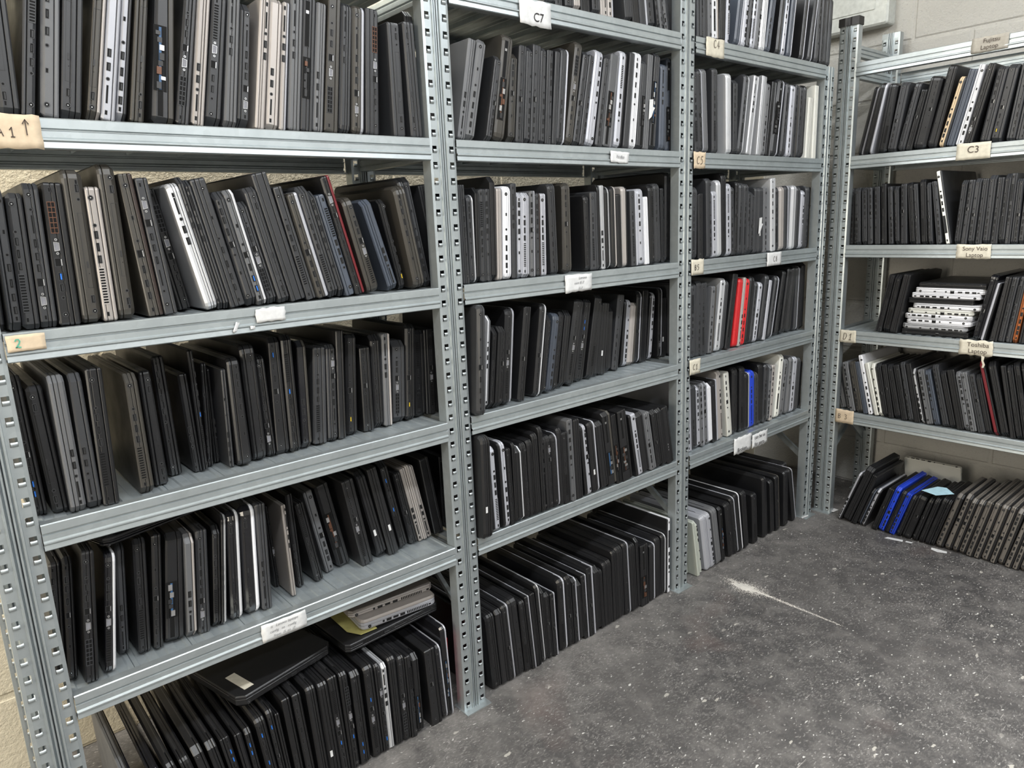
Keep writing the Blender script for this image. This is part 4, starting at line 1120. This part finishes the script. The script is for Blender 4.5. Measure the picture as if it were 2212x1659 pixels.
printed(t, '7th/8th', h * .38, 0, 0, GREYINK, .2)
t, w, h = shelf_tag('noteB', PAPER, 'white note with faded writing on the middle bay third beam', 9, .04)
printed(t, 'Lenovo', h * .22, w * .14, h * .30, GREYINK, .25); printed(t, 'core i5 i7', h * .21, 0, h * .02, GREYINK, .25); printed(t, 'i5 i7', h * .2, w * .05, -h * .30, GREYINK, .2)
t, w, h = shelf_tag('C4', CREAM, 'cream paper tag reading C4 on the corner bay', 10, .03)
written(t, 'C4', h * .42, w * .06, h * .20, BROWNINK, .0021)
t, w, h = shelf_tag('C5', CARD, 'tan card tag reading C5 on the corner bay', 11, .03)
written(t, 'C5', h * .46, 0, 0, BROWNINK, .0021, .1)
t, w, h = shelf_tag('B5', CREAM, 'cream card tag reading B5 on the corner bay', 12, .03)
written(t, 'B5', h * .34, -w * .08, -.001, INK, .0021)
t, w, h = shelf_tag('C8', PAPER, 'small white tag reading C8 on the corner bay', 13, .02)
written(t, 'C8', h * .40, w * .05, 0, BROWNINK, .0019)
t, w, h = shelf_tag('C1', CREAM, 'cream tag reading C1 on the corner bay', 14, .02)
written(t, 'C1', h * .36, 0, 0, BROWNINK, .0021, .1)
t, w, h = shelf_tag('broken', PAPER, 'white printed tag reading Broken on the corner bay lowest beam', 15, .05)
printed(t, 'Broken,', h * .34, -w * .02, -h * .28, INK)
t, w, h = shelf_tag('parts', PAPER, 'white printed tag reading can be us for parts', 16, .04)
printed(t, 'can be us', h * .36, -w * .02, h * .22, INK); printed(t, 'for parts', h * .36, -w * .03, -h * .26, INK)
t, w, h = shelf_tag('fujitsu', FADED, 'faded tan tag reading Fujitsu Laptop on the end wall rack', 17, .02)
printed(t, 'Fujitsu', h * .40, w * .05, h * .22, BROWNINK, .05); printed(t, 'Laptop', h * .39, w * .0, -h * .2, BROWNINK, .05)
t, w, h = shelf_tag('C3', CREAM, 'cream tag reading C3 on the end wall rack', 18, .02)
printed(t, 'C3', h * .56, .0, h * .08, BROWNINK)
t, w, h = shelf_tag('sony', CREAM, 'cream tag reading Sony Vaio Laptop on the end wall rack', 19, .04)
printed(t, 'Sony Vaio', h * .39, w * .04, h * .2, BROWNINK); printed(t, 'Laptop', h * .39, w * .04, -h * .24, BROWNINK)
t, w, h = shelf_tag('D1', CREAM, 'cream tag reading D1 beside the corner upright', 20, .02)
written(t, 'D1', h * .52, 0, 0, BROWNINK, .0024, .15)
t, w, h = shelf_tag('toshiba', CREAM, 'cream torn tag reading Toshiba Laptop on the end wall rack', 21, .05)
printed(t, 'Toshiba', h * .40, w * .06, h * .2, BROWNINK); printed(t, 'Laptop', h * .39, w * .06, -h * .22, BROWNINK)
g = Geo(); M_ = [(0, 0), (.012, -.004), (.010, -.02), (.016, -.034), (.012, -.046), (.006, -.046), (.008, -.034), (.003, -.020), (.002, -.006)]
g.add([(x, -.002, z) for x, z in M_] + [(x, -.0016, z) for x, z in M_], [tuple(range(9)), tuple(range(17, 8, -1))] + [(k, (k + 1) % 9, 9 + (k + 1) % 9, 9 + k) for k in range(9)], CREAM)
link('torn_strip', g.mesh('torn_strip'), t, Matrix.Translation((w * .18, 0, -h * .45)))
t, w, h = shelf_tag('B3', CARD, 'tan card tag reading B3 on the end wall rack', 22, .02)
written(t, 'B 3', h * .34, -w * .04, 0, BROWNINK, .0023)

# ------------------------------------------------------------------ loose paper and small things
def sheet(name, pts, z, mat, label, cat='paper', th=.0004):
    g = Geo()
    n = len(pts)
    g.add([(x, y, z + (q[0] if q else 0)) for x, y, *q in pts] + [(x, y, z + th + (q[0] if q else 0)) for x, y, *q in pts],
          [tuple(reversed(range(n))), tuple(range(n, 2 * n))] + [(k, (k + 1) % n, n + (k + 1) % n, n + k) for k in range(n)], mat)
    return tag(link(name, g.mesh(name)), label, cat)
sheet('paper_note', [(2.405, -.440), (2.488, -.470), (2.497, -.500), (2.446, -.545), (2.385, -.500)], .2235, BLUEPAPER, 'pale blue paper note lying on top of the black floor laptops')
sheet('paper_sheet', [(.166, .120), (.186, .082), (.232, .080), (.245, .24), (.170, .26)], .3150, YELLOWPAPER, 'yellow paper sheet under the small flat pile of laptops')
sheet('paper_scrap', [(2.352, -.335), (2.372, -.340), (2.385, -.395), (2.366, -.400)], .0006, PAPER, 'white paper scrap on the floor by the blue laptops')
sheet('paper_scrap', [(2.372, -.408), (2.385, -.408), (2.388, -.432), (2.376, -.430)], .0006, PAPER, 'small pinkish white scrap beside the floor row of laptops')
sheet('paper_scrap', [(2.372, -.505), (2.390, -.500), (2.394, -.555), (2.377, -.560), (2.365, -.530)], .0006, PAPER, 'white paper scrap before the taupe laptops on the floor')
sheet('paper_scrap', [(2.30, -.006), (2.345, -.012), (2.39, .035), (2.37, .05), (2.33, .02)], .0045, PAPER, 'white scrap at the foot of the corner upright')
sheet('paper_scrap', [(2.46, -.068), (2.50, -.074), (2.505, -.050), (2.465, -.046)], .0045, PAPER, 'small white scrap beside the end wall rack foot')
# a torn white tag stuck on a laptop edge, and one in the corner bay
for nm, p, lab in (('paper_tag', (1.262, .0105, 1.650), 'torn white paper tag hanging from a laptop below shelf C7'), ('paper_tag', (1.907, .0150, 1.285), 'small torn white tag on a laptop above the C8 label')):
    g = Geo()
    q = [(-.010, -.030), (.004, -.020), (.012, -.004), (.020, .006), (.010, .008), (.012, .030), (-.006, .028)]
    g.add([(x, 0, z) for x, z in q] + [(x, .0005, z) for x, z in q], [tuple(range(7)), tuple(range(13, 6, -1))] + [(k, (k + 1) % 7, 7 + (k + 1) % 7, 7 + k) for k in range(7)], PAPER)
    o = tag(link(nm, g.mesh(nm)), lab, 'paper tag'); o.location = p
# electrical cabinet on the end wall
e = bpy.data.objects.new('wall_cabinet', None); COL.objects.link(e); e.location = (ROOM_X1 - .0006, 0, 2.10)
tag(e, 'pale grey metal cabinet fixed high on the end wall behind the upright', 'cabinet')
g = Geo(); slab(g, 0, .075, .33, .55, .012, .001, .008, BOXMAT)
g.v = [(-x, y, z) for x, y, z in g.v]; g.f = [tuple(reversed(f)) for f in g.f]
link('body', g.mesh('body'), e)
g = Geo(); slab(g, .075, .079, .23, .42, .004, .001, .002, BOXMAT, 0, .055, .065)
g.v = [(-x, y, z) for x, y, z in g.v]; g.f = [tuple(reversed(f)) for f in g.f]
dr = link('door', g.mesh('door'), e)
g = Geo(); ring(g, .011, .007, .006, STEEL, 12); disc(g, .010, BOXMAT, -.003, 12)
link('lock', g.mesh('lock'), dr, Matrix.Translation((-.079, .030, .155)) @ Matrix.Rotation(-math.pi / 2, 4, 'Z'))
# spilt pale powder on the aisle floor
rng = random.Random(5)
g = Geo()
def blob(cx, cy, rx, ry, ang, hgt, n=18):
    vs = [(cx, cy, hgt)]
    for rr, zz in ((.55, hgt * .7), (1.0, .0002)):
        for k in range(n):
            a = 2 * math.pi * k / n
            q = rr * rng.uniform(.75, 1.2)
            u, v = rx * q * math.cos(a), ry * q * math.sin(a)
            vs.append((cx + u * math.cos(ang) - v * math.sin(ang), cy + u * math.sin(ang) + v * math.cos(ang), zz))
    fs = [(0, 1 + k, 1 + (k + 1) % n) for k in range(n)] + [(1 + k, 1 + n + k, 1 + n + (k + 1) % n, 1 + (k + 1) % n) for k in range(n)]
    g.add(vs, fs, POWDER, True)
POWDER = plain('pale_powder', (.62, .59, .54), .9, 0, .2)
blob(1.595, -.158, .044, .021, math.radians(-85), .0020, 26)
blob(1.599, -.225, .040, .0045, math.radians(-88), .0009)
def grains(n, cx, cy, sx, sy, lo=.0005, hi=.0015):
    for k in range(n):
        x, y, s_ = rng.gauss(cx, sx), rng.gauss(cy, sy), rng.uniform(lo, hi)
        g.add([(x - s_, y, .0003), (x, y - s_, .0003), (x + s_, y, .0003), (x, y + s_, .0003), (x, y, .0003 + s_ * .5)], [(0, 1, 4), (1, 2, 4), (2, 3, 4), (3, 0, 4)], POWDER)
grains(2200, 1.597, -.165, .018, .036)
grains(700, 1.604, -.170, .028, .045, .0004, .0011)
for q in range(14):
    grains(130 - q * 7, 1.600 - q * .0004, -.215 - q * .022, .0045 - q * .0002, .014)
grains(220, 1.606, -.100, .006, .022)
o = link('spilt_powder', g.mesh('spilt_powder')); o['kind'] = 'stuff'
tag(o, 'pale powder spilt on the dark floor before the corner bay', 'powder')
